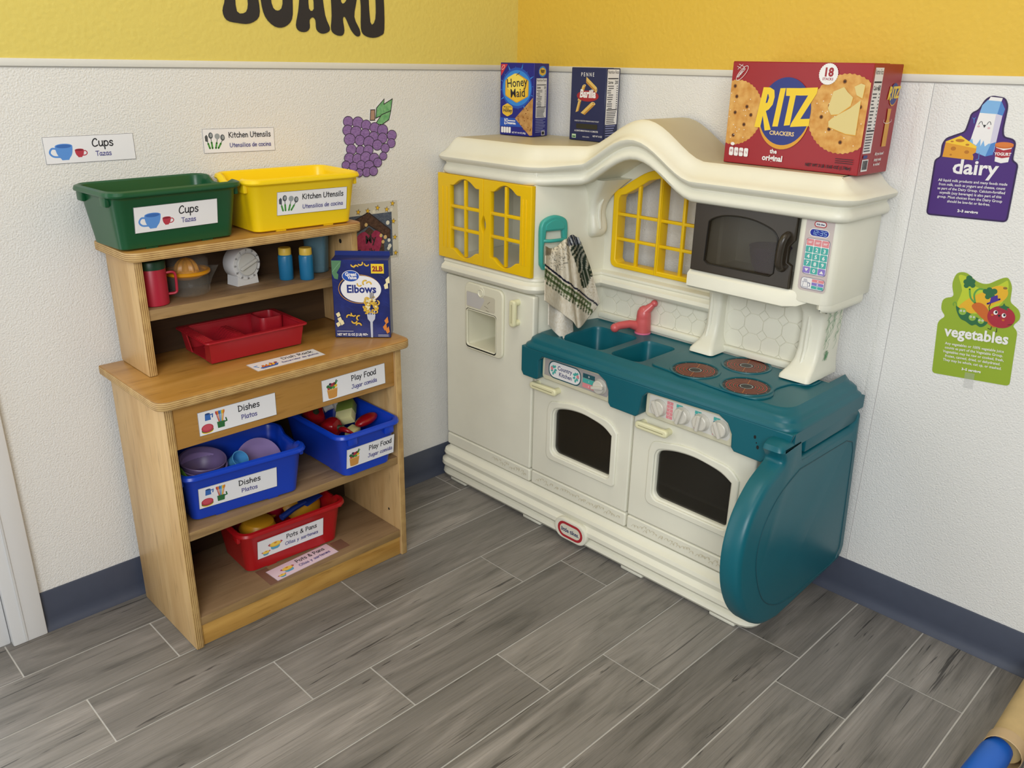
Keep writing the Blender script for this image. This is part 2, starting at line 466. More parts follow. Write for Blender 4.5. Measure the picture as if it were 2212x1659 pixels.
# door casing on the left
mb = MB()
mb.bx((-1.5555, -0.018, 0), (-1.4850, 0.02, 2.12), whitegloss, 0.003)
mb.bx((-1.5305, -0.0205, 0.004), (-1.5265, -0.0175, 2.12), M('casing_groove', '#cfcfcf', 0.5))
mb.bx((-1.60, 0.0, 0), (-1.5560, 0.09, 2.08), whitegloss, 0.003)
mb.bx((-2.62, -0.018, 2.05), (-1.4850, 0.02, 2.12), whitegloss, 0.003)
mb.bx((-2.62, -0.018, 0), (-2.55, 0.02, 2.049), whitegloss, 0.003)
struct(mb.build('trim_5'))
mb = MB(); mb.bx((-2.555, 0.05, 0.006), (-1.602, 0.09, 2.045), M('door_paint', '#d9d9d6', 0.4), 0.002)
struct(mb.build('door_1'))
mb = MB(); mb.bx((RL, 0, 0), (-2.62, 0.1, 1.213), frp); mb.bx((RL, 0, 1.213), (-2.62, 0.1, 2.05), paint_l)
struct(mb.build('wall_beyond_door'))

# ---- floor: wood-look tiles, each its own face, grout between
def floor_material():
    m = bpy.data.materials.new('wood_look_tile'); m.use_nodes = True
    nt = m.node_tree; b = nt.nodes['Principled BSDF']; L = nt.links.new
    at = nt.nodes.new('ShaderNodeAttribute'); at.attribute_name = 'tile'
    sep = nt.nodes.new('ShaderNodeSeparateColor'); L(at.outputs['Color'], sep.inputs[0])
    tc = nt.nodes.new('ShaderNodeTexCoord')
    off = nt.nodes.new('ShaderNodeVectorMath'); off.operation = 'SCALE'; off.inputs['Scale'].default_value = 37.0
    L(at.outputs['Color'], off.inputs[0])
    ad = nt.nodes.new('ShaderNodeVectorMath'); ad.operation = 'ADD'
    L(tc.outputs['Object'], ad.inputs[0]); L(off.outputs[0], ad.inputs[1])
    def noise(scale3, detail, dist=0.0, rough=0.55):
        mp = nt.nodes.new('ShaderNodeMapping'); mp.inputs['Scale'].default_value = scale3
        L(ad.outputs[0], mp.inputs[0])
        n = nt.nodes.new('ShaderNodeTexNoise'); n.inputs['Scale'].default_value = 1; n.inputs['Detail'].default_value = detail
        n.inputs['Distortion'].default_value = dist; n.inputs['Roughness'].default_value = rough
        L(mp.outputs[0], n.inputs['Vector']); return n
    def ramp(src, stops):
        r = nt.nodes.new('ShaderNodeValToRGB')
        while len(r.color_ramp.elements) < len(stops): r.color_ramp.elements.new(0.5)
        for e, (p, c) in zip(r.color_ramp.elements, stops): e.position = p; e.color = rgb(c) if not isinstance(c, tuple) else c
        L(src, r.inputs[0]); return r
    n1 = noise((2.4, 15, 1), 5, 1.3)
    base = ramp(n1.outputs['Fac'], [(0.24, '#5c5955'), (0.42, '#7f7b76'), (0.58, '#8e8984'), (0.74, '#a39d98')])
    n2 = noise((4.0, 290, 1), 5, 0.4, 0.75)
    streak = ramp(n2.outputs['Fac'], [(0.30, (0.30, 0.30, 0.30, 1)), (0.43, (0.84, 0.84, 0.84, 1)), (0.58, (1, 1, 1, 1))])
    n3 = noise((3.6, 80, 1), 4, 1.2)
    crack = ramp(n3.outputs['Fac'], [(0.31, (0.13, 0.13, 0.14, 1)), (0.35, (1, 1, 1, 1))])
    def mul(a, bb, f):
        x = nt.nodes.new('ShaderNodeMix'); x.data_type = 'RGBA'; x.blend_type = 'MULTIPLY'; x.inputs[0].default_value = f
        L(a, x.inputs[6]); L(bb, x.inputs[7]); return x.outputs[2]
    c = mul(base.outputs[0], streak.outputs[0], 0.8); c = mul(c, crack.outputs[0], 0.75)
    hv = nt.nodes.new('ShaderNodeHueSaturation')
    mr = nt.nodes.new('ShaderNodeMapRange'); mr.inputs[3].default_value = 0.74; mr.inputs[4].default_value = 1.10
    L(sep.outputs[2], mr.inputs[0]); L(mr.outputs[0], hv.inputs['Value']); L(c, hv.inputs['Color'])
    L(hv.outputs[0], b.inputs['Base Color'])
    b.inputs['Roughness'].default_value = 0.42; b.inputs['Specular IOR Level'].default_value = 0.45
    bp = nt.nodes.new('ShaderNodeBump'); bp.inputs['Strength'].default_value = 0.35; bp.inputs['Distance'].default_value = 0.0012
    L(n2.outputs['Fac'], bp.inputs['Height']); L(bp.outputs[0], b.inputs['Normal'])
    return m
grout = M('grout', '#c6c3be', 0.8, var=0.12, vscale=60)
rnd = random.Random(7)
row_y = [0.0, -0.137, -0.2955, -0.452, -0.611, -0.768, -0.930, -1.086, -1.240, -1.3965, -1.5545]
while row_y[-1] > RL: row_y.append(row_y[-1] - 0.1575)
known = [-0.346, -0.692, -0.275, -0.552, -0.41, -0.18, -0.62, -0.31, -0.417, -0.224, -0.49, -0.12, -0.38]
mb = MB(); mb.add([(RL, RL, -0.0012), (0, RL, -0.0012), (0, 0, -0.0012), (RL, 0, -0.0012)], [(0, 1, 2, 3)], grout)
mb.bx((RL, RL, -0.1), (0.1, 0.1, -0.003), grout)
ftile = floor_material(); seeds = []; n0 = len(mb.f)
for r in range(len(row_y) - 1):
    j = known[r] if r < len(known) else -rnd.random() * 0.6
    xs = [0.02]
    x = j
    while x > 0: x -= 0.612
    while x > RL: xs.append(x); x -= 0.612
    xs.append(RL); g = 0.0016
    for a, c in zip(xs[:-1], xs[1:]):
        y1, y0 = row_y[r] - g, row_y[r + 1] + g; x1, x0 = a - g, c + g
        mb.add([(x0, y0, 0), (x1, y0, 0), (x1, y1, 0), (x0, y1, 0)], [(0, 1, 2, 3)], ftile)
        seeds.append((rnd.random(), rnd.random(), rnd.random()))
floor = struct(mb.build('floor'))
ca = floor.data.color_attributes.new('tile', 'FLOAT_COLOR', 'CORNER')
for p in floor.data.polygons:
    s = seeds[p.index - n0] if p.index >= n0 else (0, 0, .5)
    for li in p.loop_indices: ca.data[li].color = (s[0], s[1], s[2], 1)

# ================================================================== shared print colours and pictures for the word cards
K_ = M('ink_black', '#26252b', 0.6); PUR = M('ink_violet', '#4b4690', 0.6); PAPER = M('card_paper', '#eeeef2', 0.35)
PINKPAPER = M('faded_pink_card', '#ecd6e4', 0.35)
c_blue = M('print_blue', '#5b93dd', 0.5); c_blue2 = M('print_dark_blue', '#3a6cba', 0.5); c_red = M('print_red', '#b8394a', 0.5); c_red2 = M('print_dark_red', '#8a2434', 0.5)
c_green = M('print_green', '#4e9a45', 0.5); c_dgreen = M('print_dark_green', '#2d6b3a', 0.5); c_yel = M('print_yellow', '#f0c02c', 0.5); c_or = M('print_orange', '#d9822e', 0.5)
c_grey = M('print_grey', '#4c5258', 0.5); c_lgrey = M('print_light_grey', '#9aa2a8', 0.5); c_terra = M('print_terracotta', '#cf9448', 0.5); c_sky = M('print_sky', '#5aa7c9', 0.5)
CW, CH = 0.1765, 0.0525

def pic_cup(a, x, y, s, col, col2, flip=False):
    f = -1 if flip else 1
    a.line([(q.x, q.y) for q in catmull([(x - f * s * .34, y + s * .16), (x - f * s * .62, y + s * .2), (x - f * s * .76, y - s * .02), (x - f * s * .6, y - s * .22), (x - f * s * .26, y - s * .26)], n=5)], s * .1, col)
    a.poly([(x + s * q.x, y + s * q.y) for q in catmull([(-.46, .3), (-.44, .08), (-.37, -.16), (-.24, -.34), (-.18, -.44)], n=4) + catmull([(.18, -.44), (.24, -.34), (.37, -.16), (.44, .08), (.46, .3)], n=4)], col)
    a.ell(x, y + s * .31, s * .46, s * .13, col); a.ell(x, y + s * .3, s * .4, s * .1, col2)
def card_art(a, kind, w=CW, h=CH, paper=PAPER):
    a.rect(0, 0, w, h, K_); a.rect(.0006, .0006, w - .0006, h - .0006, paper)
    if kind == 'cups':
        pic_cup(a, .037, .0225, .036, c_blue, c_blue2); pic_cup(a, .0655, .019, .019, c_red, c_red2, True)
        a.hand('Cups', .113, .030, .0205, K_, align='CENTER'); a.hand('Tazas', .112, .0115, .0125, PUR, align='CENTER')
    elif kind == 'utensils':
        for x0, x1, hx, hy in ((.010, .015, .0075, .030), (.019, .0205, .0175, .035), (.0265, .029, .033, .031), (.0325, .035, .0435, .028)):
            pass
        for bx_, tx, ty, k in ((.0145, .0085, .030, 0), (.0205, .0185, .034, 1), (.0285, .034, .032, 2), (.0345, .0465, .029, 1)):
            mx, my = bx_ * .45 + tx * .55, .010 * .45 + ty * .55
            a.line([(mx, my), (tx, ty)], .0016, c_grey); a.line([(bx_, .0105), (mx, my)], .0042, c_green)
            if k == 0: a.poly([(tx - .0035, ty - .004), (tx + .003, ty - .006), (tx + .003, ty + .006), (tx, ty + .010), (tx - .004, ty + .006)], c_grey)
            elif k == 1: a.ell(tx, ty + .004, .0052, .0068, c_grey); a.ell(tx + .0006, ty + .0045, .003, .0042, c_lgrey)
            else: a.ell(tx, ty + .004, .0062, .0062, c_lgrey)
        a.hand('Kitchen Utensils', .114, .0325, .0155, K_, align='CENTER', xs=.95); a.hand('Utensilios de cocina', .114, .0115, .0118, PUR, align='CENTER')
    elif kind == 'dishes':
        a.poly([(.0145, .031), (.0155, .045), (.0265, .045), (.0275, .031)], c_blue2); a.ell(.021, .045, .0056, .002, M('print_navy', '#24457e')); a.line([(.027, .042), (.032, .0425), (.031, .036)], .0025, c_blue2)
        a.ell(.018, .0085, .013, .006, c_yel); a.ell(.018, .0105, .013, .006, c_dgreen); a.ell(.018, .0145, .013, .009, c_red); a.ell(.018, .0155, .010, .0065, M('print_coral', '#cc5060'))
        for k, (dx, col) in enumerate(((-.008, c_red), (-.005, c_or), (-.0015, c_blue2), (.002, c_sky), (.005, c_yel), (.008, c_or))):
            a.line([(.048 + dx * .4, .018), (.048 + dx, .040)], .0017, col); a.ell(.048 + dx, .042, .0022, .0046, col, rot=-dx * 30)
        a.poly([(.0405, .008), (.0395, .022), (.0565, .022), (.0555, .008)], c_dgreen); a.line([(.056, .019), (.061, .02), (.0595, .0265)], .0028, c_dgreen)
        a.hand('Dishes', .113, .0315, .0175, K_, align='CENTER'); a.hand('Platos', .112, .0125, .0135, PUR, align='CENTER')
    elif kind == 'playfood':
        x = .027 if w > .16 else .022
        a.poly([(x - .0115, .0055), (x - .014, .026), (x + .014, .026), (x + .0115, .0055)], c_terra); a.ell(x, .0055, .0115, .0025, c_terra); a.rect(x - .0142, .0235, x + .0142, .0265, M('print_tan', '#dcae64'))
        for dx, dy, r, col in ((-.009, .029, .004, c_red), (-.011, .034, .0042, c_dgreen), (-.003, .031, .005, c_dgreen), (.004, .030, .0045, c_green), (.0, .036, .0048, c_red), (.006, .0375, .004, c_red2), (.010, .032, .004, c_yel), (-.005, .0385, .0035, M('print_eggplant', '#3a2a44'))):
            a.ell(x + dx, dy, r, r * .9, col)
        a.line([(x + .008, .036), (x + .012, .045)], .003, c_dgreen); a.line([(x + .010, .036), (x + .015, .043)], .002, c_green)
        tx = .115 if w > .16 else .097
        a.hand('Play Food', tx, .0315, .0175 if w > .16 else .0168, K_, align='CENTER', xs=.95); a.hand('Jugar comida', tx, .012, .0130, PUR, align='CENTER', xs=.95)
    elif kind == 'pots':
        for x, y, s in ((.0215, .0125, .019), (.046, .027, .031)):
            a.poly([(x - s * .40, y), (x - s * .36, y - s * .32), (x - s * .2, y - s * .42), (x + s * .2, y - s * .42), (x + s * .36, y - s * .32), (x + s * .40, y)], c_sky)
            a.line([(x - s * .42, y), (x - s * .56, y + s * .12), (x - s * .46, y + s * .2)], s * .09, c_red); a.line([(x + s * .42, y), (x + s * .56, y + s * .12), (x + s * .46, y + s * .2)], s * .09, c_red)
            a.ell(x, y + s * .06, s * .46, s * .24, c_yel); a.ell(x, y + s * .1, s * .4, s * .2, M('print_light_yellow', '#f7d25a')); a.ell(x, y + s * .18, s * .12, s * .07, c_or)
        a.hand('Pots & Pans', .1165, .032, .0165, K_, align='CENTER', xs=.95); a.hand('Ollas y sartenes', .1165, .013, .0125, PUR, align='CENTER')
    elif kind == 'rack':
        x = .037
        a.poly([(x - .024, .012), (x - .020, .007), (x + .016, .009), (x + .024, .020), (x + .016, .024), (x - .02, .017)], c_blue2)
        a.poly([(x - .018, .015), (x - .014, .028), (x - .002, .018), (x + .008, .034), (x + .018, .022), (x + .012, .016)], c_red)
        for dx in (-.012, -.004, .004, .012): a.ell(x + dx, .022, .0028, .007, c_or if dx < 0 else c_yel, rot=-.3)
        a.line([(x - .024, .02), (x - .03, .03), (x - .022, .032)], .003, c_blue)
        a.ell(x + .02, .027, .004, .004, c_red2)
        a.hand('Dish Rack', .117, .0315, .0172, K_, align='CENTER', xs=1.05); a.hand('Escurridor de platos', .113, .0125, .0102, PUR, align='CENTER')

def card(name, kind, frame, parent=None, label=None, w=CW, paper=PAPER):
    mb = MB(); O, U, V, N = frame
    mb.plate([(0, 0), (w, 0), (w, CH), (0, CH)], [], 0.0002, 0.0007, paper, frame)
    card_art(Art(mb, frame, base=0.0008), kind, w, paper=paper)
    return mb.build(name, parent, label=label, loc=None if parent else O)

# ================================================================== wooden hutch
w_x = wood('veneer_along_width', '#b98a48', '#a0722f', 0, 0.3)
w_z = wood('veneer_upright', '#d4b17c', '#bf9863', 2, 0.38)
w_worn = wood('worn_shelf_veneer', '#94795a', '#7c6246', 0, 0.6)
w_back = wood('shaded_dark_back_board', '#4a3520', '#362516', 0, 0.6)  # dark board, colour lowered further to put in the shade between the shelves
w_kick = wood('bright_kick_veneer', '#c59a52', '#a97c38', 0, 0.32, 1.6)
w_edge_h = ply_edge('ply_edge_flat', 2); w_edge_v = ply_edge('ply_edge_upright', 0)
w_frontedge = wood('solid_front_edge', '#a98a5c', '#7f6440', 0, 0.6)
hole_m = M('dark_hole', '#15110d', 0.9)
pick_h = lambda n: w_edge_h if abs(n.z) < 0.6 else None
pick_v = lambda n: w_edge_v if abs(n.x) < 0.6 else None
pick_s = lambda n: w_frontedge if abs(n.y) > 0.6 else None

hutch = thing('toy_hutch', 'honey-coloured plywood toy hutch with open shelves against the left wall', 'shelf', (-0.976, -0.165, 0))
HX0, HX1, HY = -1.268, -0.683, -0.305
for x0, x1 in ((HX0, HX0 + .018), (HX1 - .018, HX1)):
    mb = MB(); mb.bx((x0, HY, 0), (x1, -.030, .580), w_z, .003, 2, pick_v)
    if x0 > -1: 
        mb.lathe([(0.0005, -.0006), (.0035, -.0006)], hole_m, (x0, -.255, .12), (Vector((0, 1, 0)), Vector((0, 0, 1)), Vector((1, 0, 0))), 10)
    mb.build('side_panel', hutch)
xi0, xi1 = HX0 + .0185, HX1 - .0185
mb = MB(); mb.prism(round_poly([(-1.286, -.022), (-1.286, -.327), (-.664, -.327), (-.664, -.022)], [.004, .03, .03, .004]), .5805, .6005, w_x, .003, 2, pick_h); mb.build('countertop', hutch)
mb = MB(); mb.bx((xi0, HY + .006, .4815), (xi1, HY + .022, .580), w_x, .0015)
ap = mb.build('apron', hutch)
mb = MB(); mb.bx((xi0, HY + .004, .2685), (xi1, -.046, .2895), w_worn, .0015, 2, pick_s); mb.build('shelf', hutch, label='worn middle shelf with a chipped front edge')
mb = MB(); mb.bx((xi0, HY + .004, .0545), (xi1, -.046, .0755), w_worn, .0015, 2, pick_s)
a = Art(mb, fr((-1.075, HY + .01, .0755), UP)); a.rect(0, .0, .030, .075, M('old_tape_patch', '#7d5a48', 0.5)); a.rect(.20, .02, .235, .062, M('old_tape_patch', '#7d5a48', 0.5))
mb.build('shelf', hutch, label='worn bottom shelf with old tape patches')
mb = MB(); mb.bx((xi0, HY + .007, 0.001), (xi1, HY + .022, .054), w_kick, .001); mb.build('kickboard', hutch)
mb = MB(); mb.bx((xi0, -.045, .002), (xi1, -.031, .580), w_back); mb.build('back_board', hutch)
# upper part
UX0, UX1, UY = -1.235, -.702, -.172
mb = MB(); mb.bx((UX0, UY, .601), (UX0 + .018, -.022, .8475), w_z, .003, 2, pick_v); mb.build('upper_side_panel', hutch)
mb = MB(); mb.bx((UX1 - .018, UY, .601), (UX1, -.022, .8475), w_z, .003, 2, pick_v)
sd = (Vector((0, -1, 0)), Vector((0, 0, 1)), Vector((-1, 0, 0)))
for y, z in ((-.125, .815), (-.125, .66)):
    mb.lathe([(.0005, .0008), (.0055, .0008)], hole_m, (UX1 - .018, y, z), sd, 14)
mb.build('upper_side_panel', hutch, label='right upper side panel with two drilled holes')
mb = MB(); mb.bx((UX0 + .0185, UY + .006, .718), (UX1 - .0185, -.034, .741), w_worn, .0015, 2, pick_s)
a = Art(mb, fr((UX0 + .02, UY + .006, .741), UP)); r_ = random.Random(3); pm = M('pencil_scribble', '#5c4d40', 0.7)
for k in range(34):
    x = .10 + r_.random() * .36; y = .004 + r_.random() * .07; t = r_.random() * pi; l = .01 + r_.random() * .022
    a.line([(q.x, q.y) for q in catmull([(x, y), (x + l * .5 * cos(t), y + .35 * l * sin(t)), (x + l * cos(t + .5), min(.12, abs(y + .5 * l * sin(t + .5))))], n=4)], .0007, pm)
mb.build('upper_shelf', hutch)
mb = MB(); mb.prism(round_poly([(-1.252, -.018), (-1.252, -.196), (-.697, -.196), (-.697, -.018)], [.003, .03, .03, .003]), .848, .868, w_x, .003, 2, pick_h); mb.build('top_board', hutch)
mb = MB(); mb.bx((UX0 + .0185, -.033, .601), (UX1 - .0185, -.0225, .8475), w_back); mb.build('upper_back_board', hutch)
# cards taped to the hutch
card('word_card', 'dishes', rot_frame(fr((-1.199, HY + .006, .4975), YL), -.005), hutch, 'white card reading Dishes Platos taped to the apron')
card('word_card', 'playfood', rot_frame(fr((-.905, HY + .006, .4935), YL), .012), hutch, 'white card reading Play Food Jugar comida taped to the apron')
card('word_card', 'rack', rot_frame(fr((-1.050, -.286, .6005), UP), .0), hutch, 'white card reading Dish Rack Escurridor de platos taped to the countertop', w=.168)
card('word_card', 'pots', rot_frame(fr((-1.054, -.291, .0755), UP), .06), hutch, 'faded pink card reading Pots & Pans Ollas y sartenes taped to the bottom shelf', paper=PINKPAPER)

# ================================================================== storage bins
def make_bin(name, label, colname, col, dip=1, group='plastic storage bins on the hutch', cardkind=None, cardpos=None, short=False):
    m = M(colname, col, 0.32, 0.5)
    t = thing(name, label, 'bin', group=group)
    def ring(W, D, z, r, dz=0.0):
        pts = rrect(-W / 2, -D / 2, W / 2, D / 2, r, 7)
        # extra points along the short ends so that the hand hold can dip
        out = []
        for i, p in enumerate(pts):
            out.append(p); q = pts[(i + 1) % len(pts)]
            if sqrt((p[0] - q[0]) ** 2 + (p[1] - q[1]) ** 2) > .05:
                for k in range(1, 16): s = k / 16; out.append((p[0] + (q[0] - p[0]) * s, p[1] + (q[1] - p[1]) * s))
        res = []
        for p in out:
            zz = z
            if dz and p[0] * dip > W * .47:
                y = abs(p[1]); e = D * .30
                if y < e: s = min(1, (e - y) / (.022)); s = s * s * (3 - 2 * s); zz -= dz * s
            res.append((p[0], p[1], zz))
        return res
    dd = .013
    rings = [ring(.236, .126, 0.0015, .016), ring(.243, .133, .004, .018), ring(.266, .162, .100, .024, dd), ring(.271, .168, .104, .025, dd), ring(.287, .186, .1075, .030, dd),
             ring(.289, .188, .1105, .031, dd), ring(.284, .184, .1165, .030, dd), ring(.272, .172, .119, .026, dd), ring(.264, .163, .116, .024, dd), ring(.258, .156, .105, .022, dd),
             ring(.236, .126, .008, .016), ring(.232, .122, .005, .014)]
    mb = MB(); mb.loft(rings, m)
    for sx in (-1, 1):
        for sy in (-1, 1):
            mb.bx((sx * .131, sy * .040, .088), (sx * .141, sy * .066, .1075), m, .003)
    for sx in (-.06, .06):
        mb.bx((sx - .012, -.064, 0), (sx + .012, .064, .003), m)
    mb.build('tub', t)
    if cardkind:
        tilt = math.atan2(.0145, .096) if not short else math.atan2(.0115, .096)
        if not short:
            z0 = cardpos[1]; y = -.0668 - (z0 - .004) * .0145 / .096
            f = (Vector((cardpos[0], y - .0006, z0)), Vector((1, 0, 0)), Vector((0, -sin(tilt), cos(tilt))), Vector((0, -cos(tilt), -sin(tilt))))
            card('word_card', cardkind, rot_frame(f, cardpos[2] if len(cardpos) > 2 else 0), t)
        else:
            z0 = cardpos[1]; x = .1217 + (z0 - .004) * .0115 / .096
            f = (Vector((x + .0006, cardpos[0], z0)), Vector((0, 1, 0)), Vector((sin(tilt), 0, cos(tilt))), Vector((cos(tilt), 0, -sin(tilt))))
            card('word_card', cardkind, f, t, w=.139)
    return t
bin_g = make_bin('storage_bin', 'dark green plastic bin labelled Cups on top of the hutch', 'green_plastic', '#14512f', 1, cardkind='cups', cardpos=(-.094, .034, .004))
place(bin_g, (-1.136, -.104, .8685), radians(3.0))
bin_y = make_bin('storage_bin', 'yellow plastic bin labelled Kitchen Utensils on top of the hutch', 'yellow_plastic', '#f6d212', -1, cardkind='utensils', cardpos=(-.072, .036, -.008))
place(bin_y, (-.8415, -.111, .8685), radians(-2.2))
bin_b1 = make_bin('storage_bin', 'blue plastic bin labelled Dishes on the middle shelf', 'blue_plastic', '#1240bd', 1, cardkind='dishes', cardpos=(-.108, .030, .004))
place(bin_b1, (-1.094, -.213, .290), radians(-6))
bin_b2 = make_bin('storage_bin', 'blue plastic bin labelled Play Food at the right end of the middle shelf', 'blue_plastic', '#1240bd', -1, cardkind='playfood', cardpos=(-.066, .026), short=True)
place(bin_b2, (-.799, -.193, .290), radians(-90))
bin_r = make_bin('storage_bin', 'red plastic bin labelled Pots and Pans on the bottom shelf', 'red_plastic', '#b3161d', 1, cardkind='pots', cardpos=(-.098, .033, .004))
place(bin_r, (-.966, -.158, .076), radians(-2.5))

# ---- what lies in the bins
lav = M('lavender_plastic', '#75628f', 0.4); lav2 = M('light_lavender_plastic', '#9a83b8', 0.4)
def bowl(name, label, mat, R, H, loc, rx=0, ry=0, cat='bowl', group=None):
    mb = MB()
    pr = [(R * .55, 0), (R * .60, .002), (R * .82, H * .35), (R * .95, H * .75), (R, H), (R + .002, H + .001), (R + .001, H + .0025), (R - .002, H + .001), (R * .92, H * .73), (R * .79, H * .35), (R * .57, .005), (.0005, .004)]
    mb.lathe(pr, mat, n=40); mb.lathe([(.0005, 0), (R * .55, 0)], mat, n=40)
    o = mb.build(name); tag(o, label, cat, group); return place(o, loc, 0, rx, ry)
bowl('toy_bowl', 'dark purple toy bowl, inner of the two stacked in the Dishes bin', lav, .049, .046, (-1.166, -.206, .358), radians(9), radians(3))
bowl('toy_bowl', 'lighter purple toy bowl under the dark purple one in the Dishes bin', lav2, .049, .046, (-1.166, -.208, .346), radians(9), radians(3))
mb = MB(); mb.lathe([(.0005, .002), (.035, .002), (.047, .006), (.056, .011), (.057, .0125), (.055, .0125), (.045, .008), (.034, .0045), (.0005, .0045)], lav2, n=40)
place(tag(mb.build('toy_plate'), 'lavender toy plate standing tilted at the right of the Dishes bin', 'plate'), (-1.030, -.200, .346), 0, radians(66), radians(-6))
mb = MB(); mb.lathe([(.0005, .002), (.030, .002), (.042, .006), (.050, .011), (.051, .0125), (.049, .0125), (.04, .008), (.029, .0045), (.0005, .0045)], M('lime_plastic', '#7fb83f', 0.4), n=40)
place(tag(mb.build('toy_plate'), 'lime green toy plate standing on edge at the left end of the Dishes bin', 'plate'), (-1.212, -.212, .352), 0, radians(4), radians(72))
mb = MB(); mb.lathe([(.014, 0), (.016, .001), (.019, .040), (.0195, .042), (.018, .042), (.0145, .003), (.0005, .003)], M('sky_blue_plastic', '#58a8e0', 0.4), n=28); mb.lathe([(.0005, 0), (.014, 0)], M('sky_blue_plastic', '#58a8e0', 0.4), n=28)
place(tag(mb.build('toy_cup'), 'sky blue toy cup lying on its side between the purple dishes', 'cup'), (-1.098, -.214, .366), radians(200), radians(-50), radians(10))

redveg = M('glossy_red_vegetable', '#8e1018', 0.25)
def pepper(name, label, loc, s, rz=0, rx=0, ry=0):
    t = thing(name, label, 'toy food')
    mb = MB(); rings = []
    for i in range(13):
        u = i / 12; z = -.5 + u; r = .46 * (sin(pi * min(1, u * .94 + .05)) ** .55) * (1 - .25 * (1 - u))
        rings.append([(s * r * (1 + .09 * cos(4 * a)) * cos(a), s * r * (1 + .09 * cos(4 * a)) * sin(a), s * z * (1 - .18 * (u > .9) * (1))) for a in [2 * pi * k / 32 for k in range(32)]])
    mb.loft(rings, redveg); mb.build('pepper_body', t)
    mb = MB(); mb.tube([(0, 0, s * .38), (0, s * .02, s * .5), (s * .05, s * .06, s * .62)], [s * .12, s * .07, s * .06], M('dark_green_stem', '#2c3a20', 0.5)); mb.build('stem', t)
    return place(t, loc, rz, rx, ry)
pepper('toy_pepper', 'dark red toy bell pepper at the back left of the Play Food bin', (-.836, -.135, .385), .072, .4, radians(35), radians(-25))
pepper('toy_pepper', 'dark red toy pepper with drooping green stem at the left of the Play Food bin', (-.834, -.212, .380), .062, .2, radians(75), radians(30))
t = thing('toy_chili', 'curved glossy red toy chili in front of the red peppers', 'toy food')
mb = MB(); mb.tube(catmull([(0, 0, 0), (.012, -.004, .004), (.024, -.003, .002), (.034, .004, -.004)], n=5), [.0075 * (1 - .75 * (k / 15) ** 2) for k in range(16)], redveg, 12); mb.build('chili_body', t)
mb = MB(); mb.tube([(-.001, 0, 0), (-.008, .001, .002), (-.013, .003, .005)], [.006, .003, .002], M('dark_green_stem', '#2c3a20', 0.5)); mb.build('stem', t)
place(t, (-.826, -.246, .384), radians(-75))
t = thing('toy_tomato_slice', 'flat red toy tomato wedge at the front right of the Play Food bin', 'toy food')
mb = MB(); mb.ball((0, 0, 0), (.036, .020, .013), redveg, 20, 12); mb.build('wedge_body', t)
place(t, (-.757, -.252, .392), radians(12), radians(-10), radians(-6))
# toy carton: green and cream paper carton lying down
t = thing('toy_carton', 'small green and cream toy food carton lying in the Play Food bin', 'toy food')
mb = MB(); mb.bx((-.030, -.022, -.012), (.030, .022, .012), M('cream_card', '#d9d49a', 0.5), .001); mb.build('carton_body', t)
mb = MB(); mb.bx((-.002, -.0225, -.0125), (.0305, .0225, .0125), M('leaf_green_card', '#76883a', 0.5), .001); mb.build('carton_sleeve', t)
place(t, (-.776, -.192, .398), radians(50), radians(-20), radians(-24))
t = thing('toy_mushroom', 'white and brown speckled toy mushroom at the back of the Play Food bin', 'toy food')
wm = M('mushroom_white', '#cfcac4', 0.5)
mb = MB(); mb.lathe([(.0005, .018), (.012, .016), (.022, .008), (.024, .0), (.018, -.004), (.0005, -.004)], wm, n=28); mb.build('cap', t)
mb = MB(); mb.lathe([(.009, -.004), (.008, -.02), (.010, -.028), (.0005, -.029)], wm, n=20); mb.build('stalk', t)
mb = MB(); 
for x, y in ((.006, -.012), (-.010, -.006), (.013, .004)): mb.ball((x, y, .0145 - (abs(x) + abs(y)) * .12), (.0035, .0028, .0015), M('mushroom_spot', '#9a5a44', 0.6), 10, 6)
mb.build('spots', t)
place(t, (-.778, -.140, .404), 0, radians(18), radians(70))
mb = MB(); mb.bx((-.018, -.013, -.010), (.018, .013, .010), M('pale_yellow_plastic', '#d8cf8e', 0.5), .004)
place(tag(mb.build('toy_cheese'), 'pale yellow toy cheese block at the front of the Play Food bin', 'toy food'), (-.797, -.250, .372), radians(25), radians(10))

# pots bin
ylw = M('mustard_plastic', '#c98f1e', 0.35); navy = M('navy_plastic', '#152f7c', 0.35); crim = M('crimson_plastic', '#a3122c', 0.35)
t = thing('toy_pan', 'mustard yellow toy pan upside down at the left of the Pots and Pans bin', 'pan')
mb = MB(); mb.lathe([(.0005, .024), (.030, .024), (.036, .021), (.043, .003), (.046, .0), (.043, -.001), (.034, .018), (.0005, .020)], ylw, n=36); mb.build('pan_body', t)
mb = MB(); mb.bx((.043, -.008, -.002), (.085, .008, .005), ylw, .003); mb.build('handle', t)
place(t, (-1.034, -.178, .163), radians(30), radians(5), radians(2))
t = thing('toy_pot_cover', 'large mustard yellow domed pot cover leaning at the back of the Pots and Pans bin', 'pot cover')
mb = MB(); mb.lathe([(.0005, .016), (.02, .015), (.040, .008), (.052, .0), (.054, -.003), (.050, -.003), (.038, .005), (.0005, .012)], ylw, n=40); mb.build('dome', t)
mb = MB(); mb.lathe([(.006, .015), (.005, .022), (.010, .027), (.008, .031), (.0005, .032)], crim, n=20); mb.build('knob', t)
place(t, (-.897, -.150, .172), 0, radians(50), radians(8))
t = thing('toy_spatula', 'navy blue toy spatula lying across the Pots and Pans bin', 'utensil')
mb = MB(); mb.bx((.02, -.018, -.002), (.075, .018, .002), navy, .002); mb.build('blade', t)
mb = MB(); mb.tube([(-.05, 0, .002), (-.01, 0, .004), (.03, 0, 0)], [.008, .007, .006], navy); mb.build('handle', t)
place(t, (-.940, -.200, .190), radians(14), 0, radians(-5))
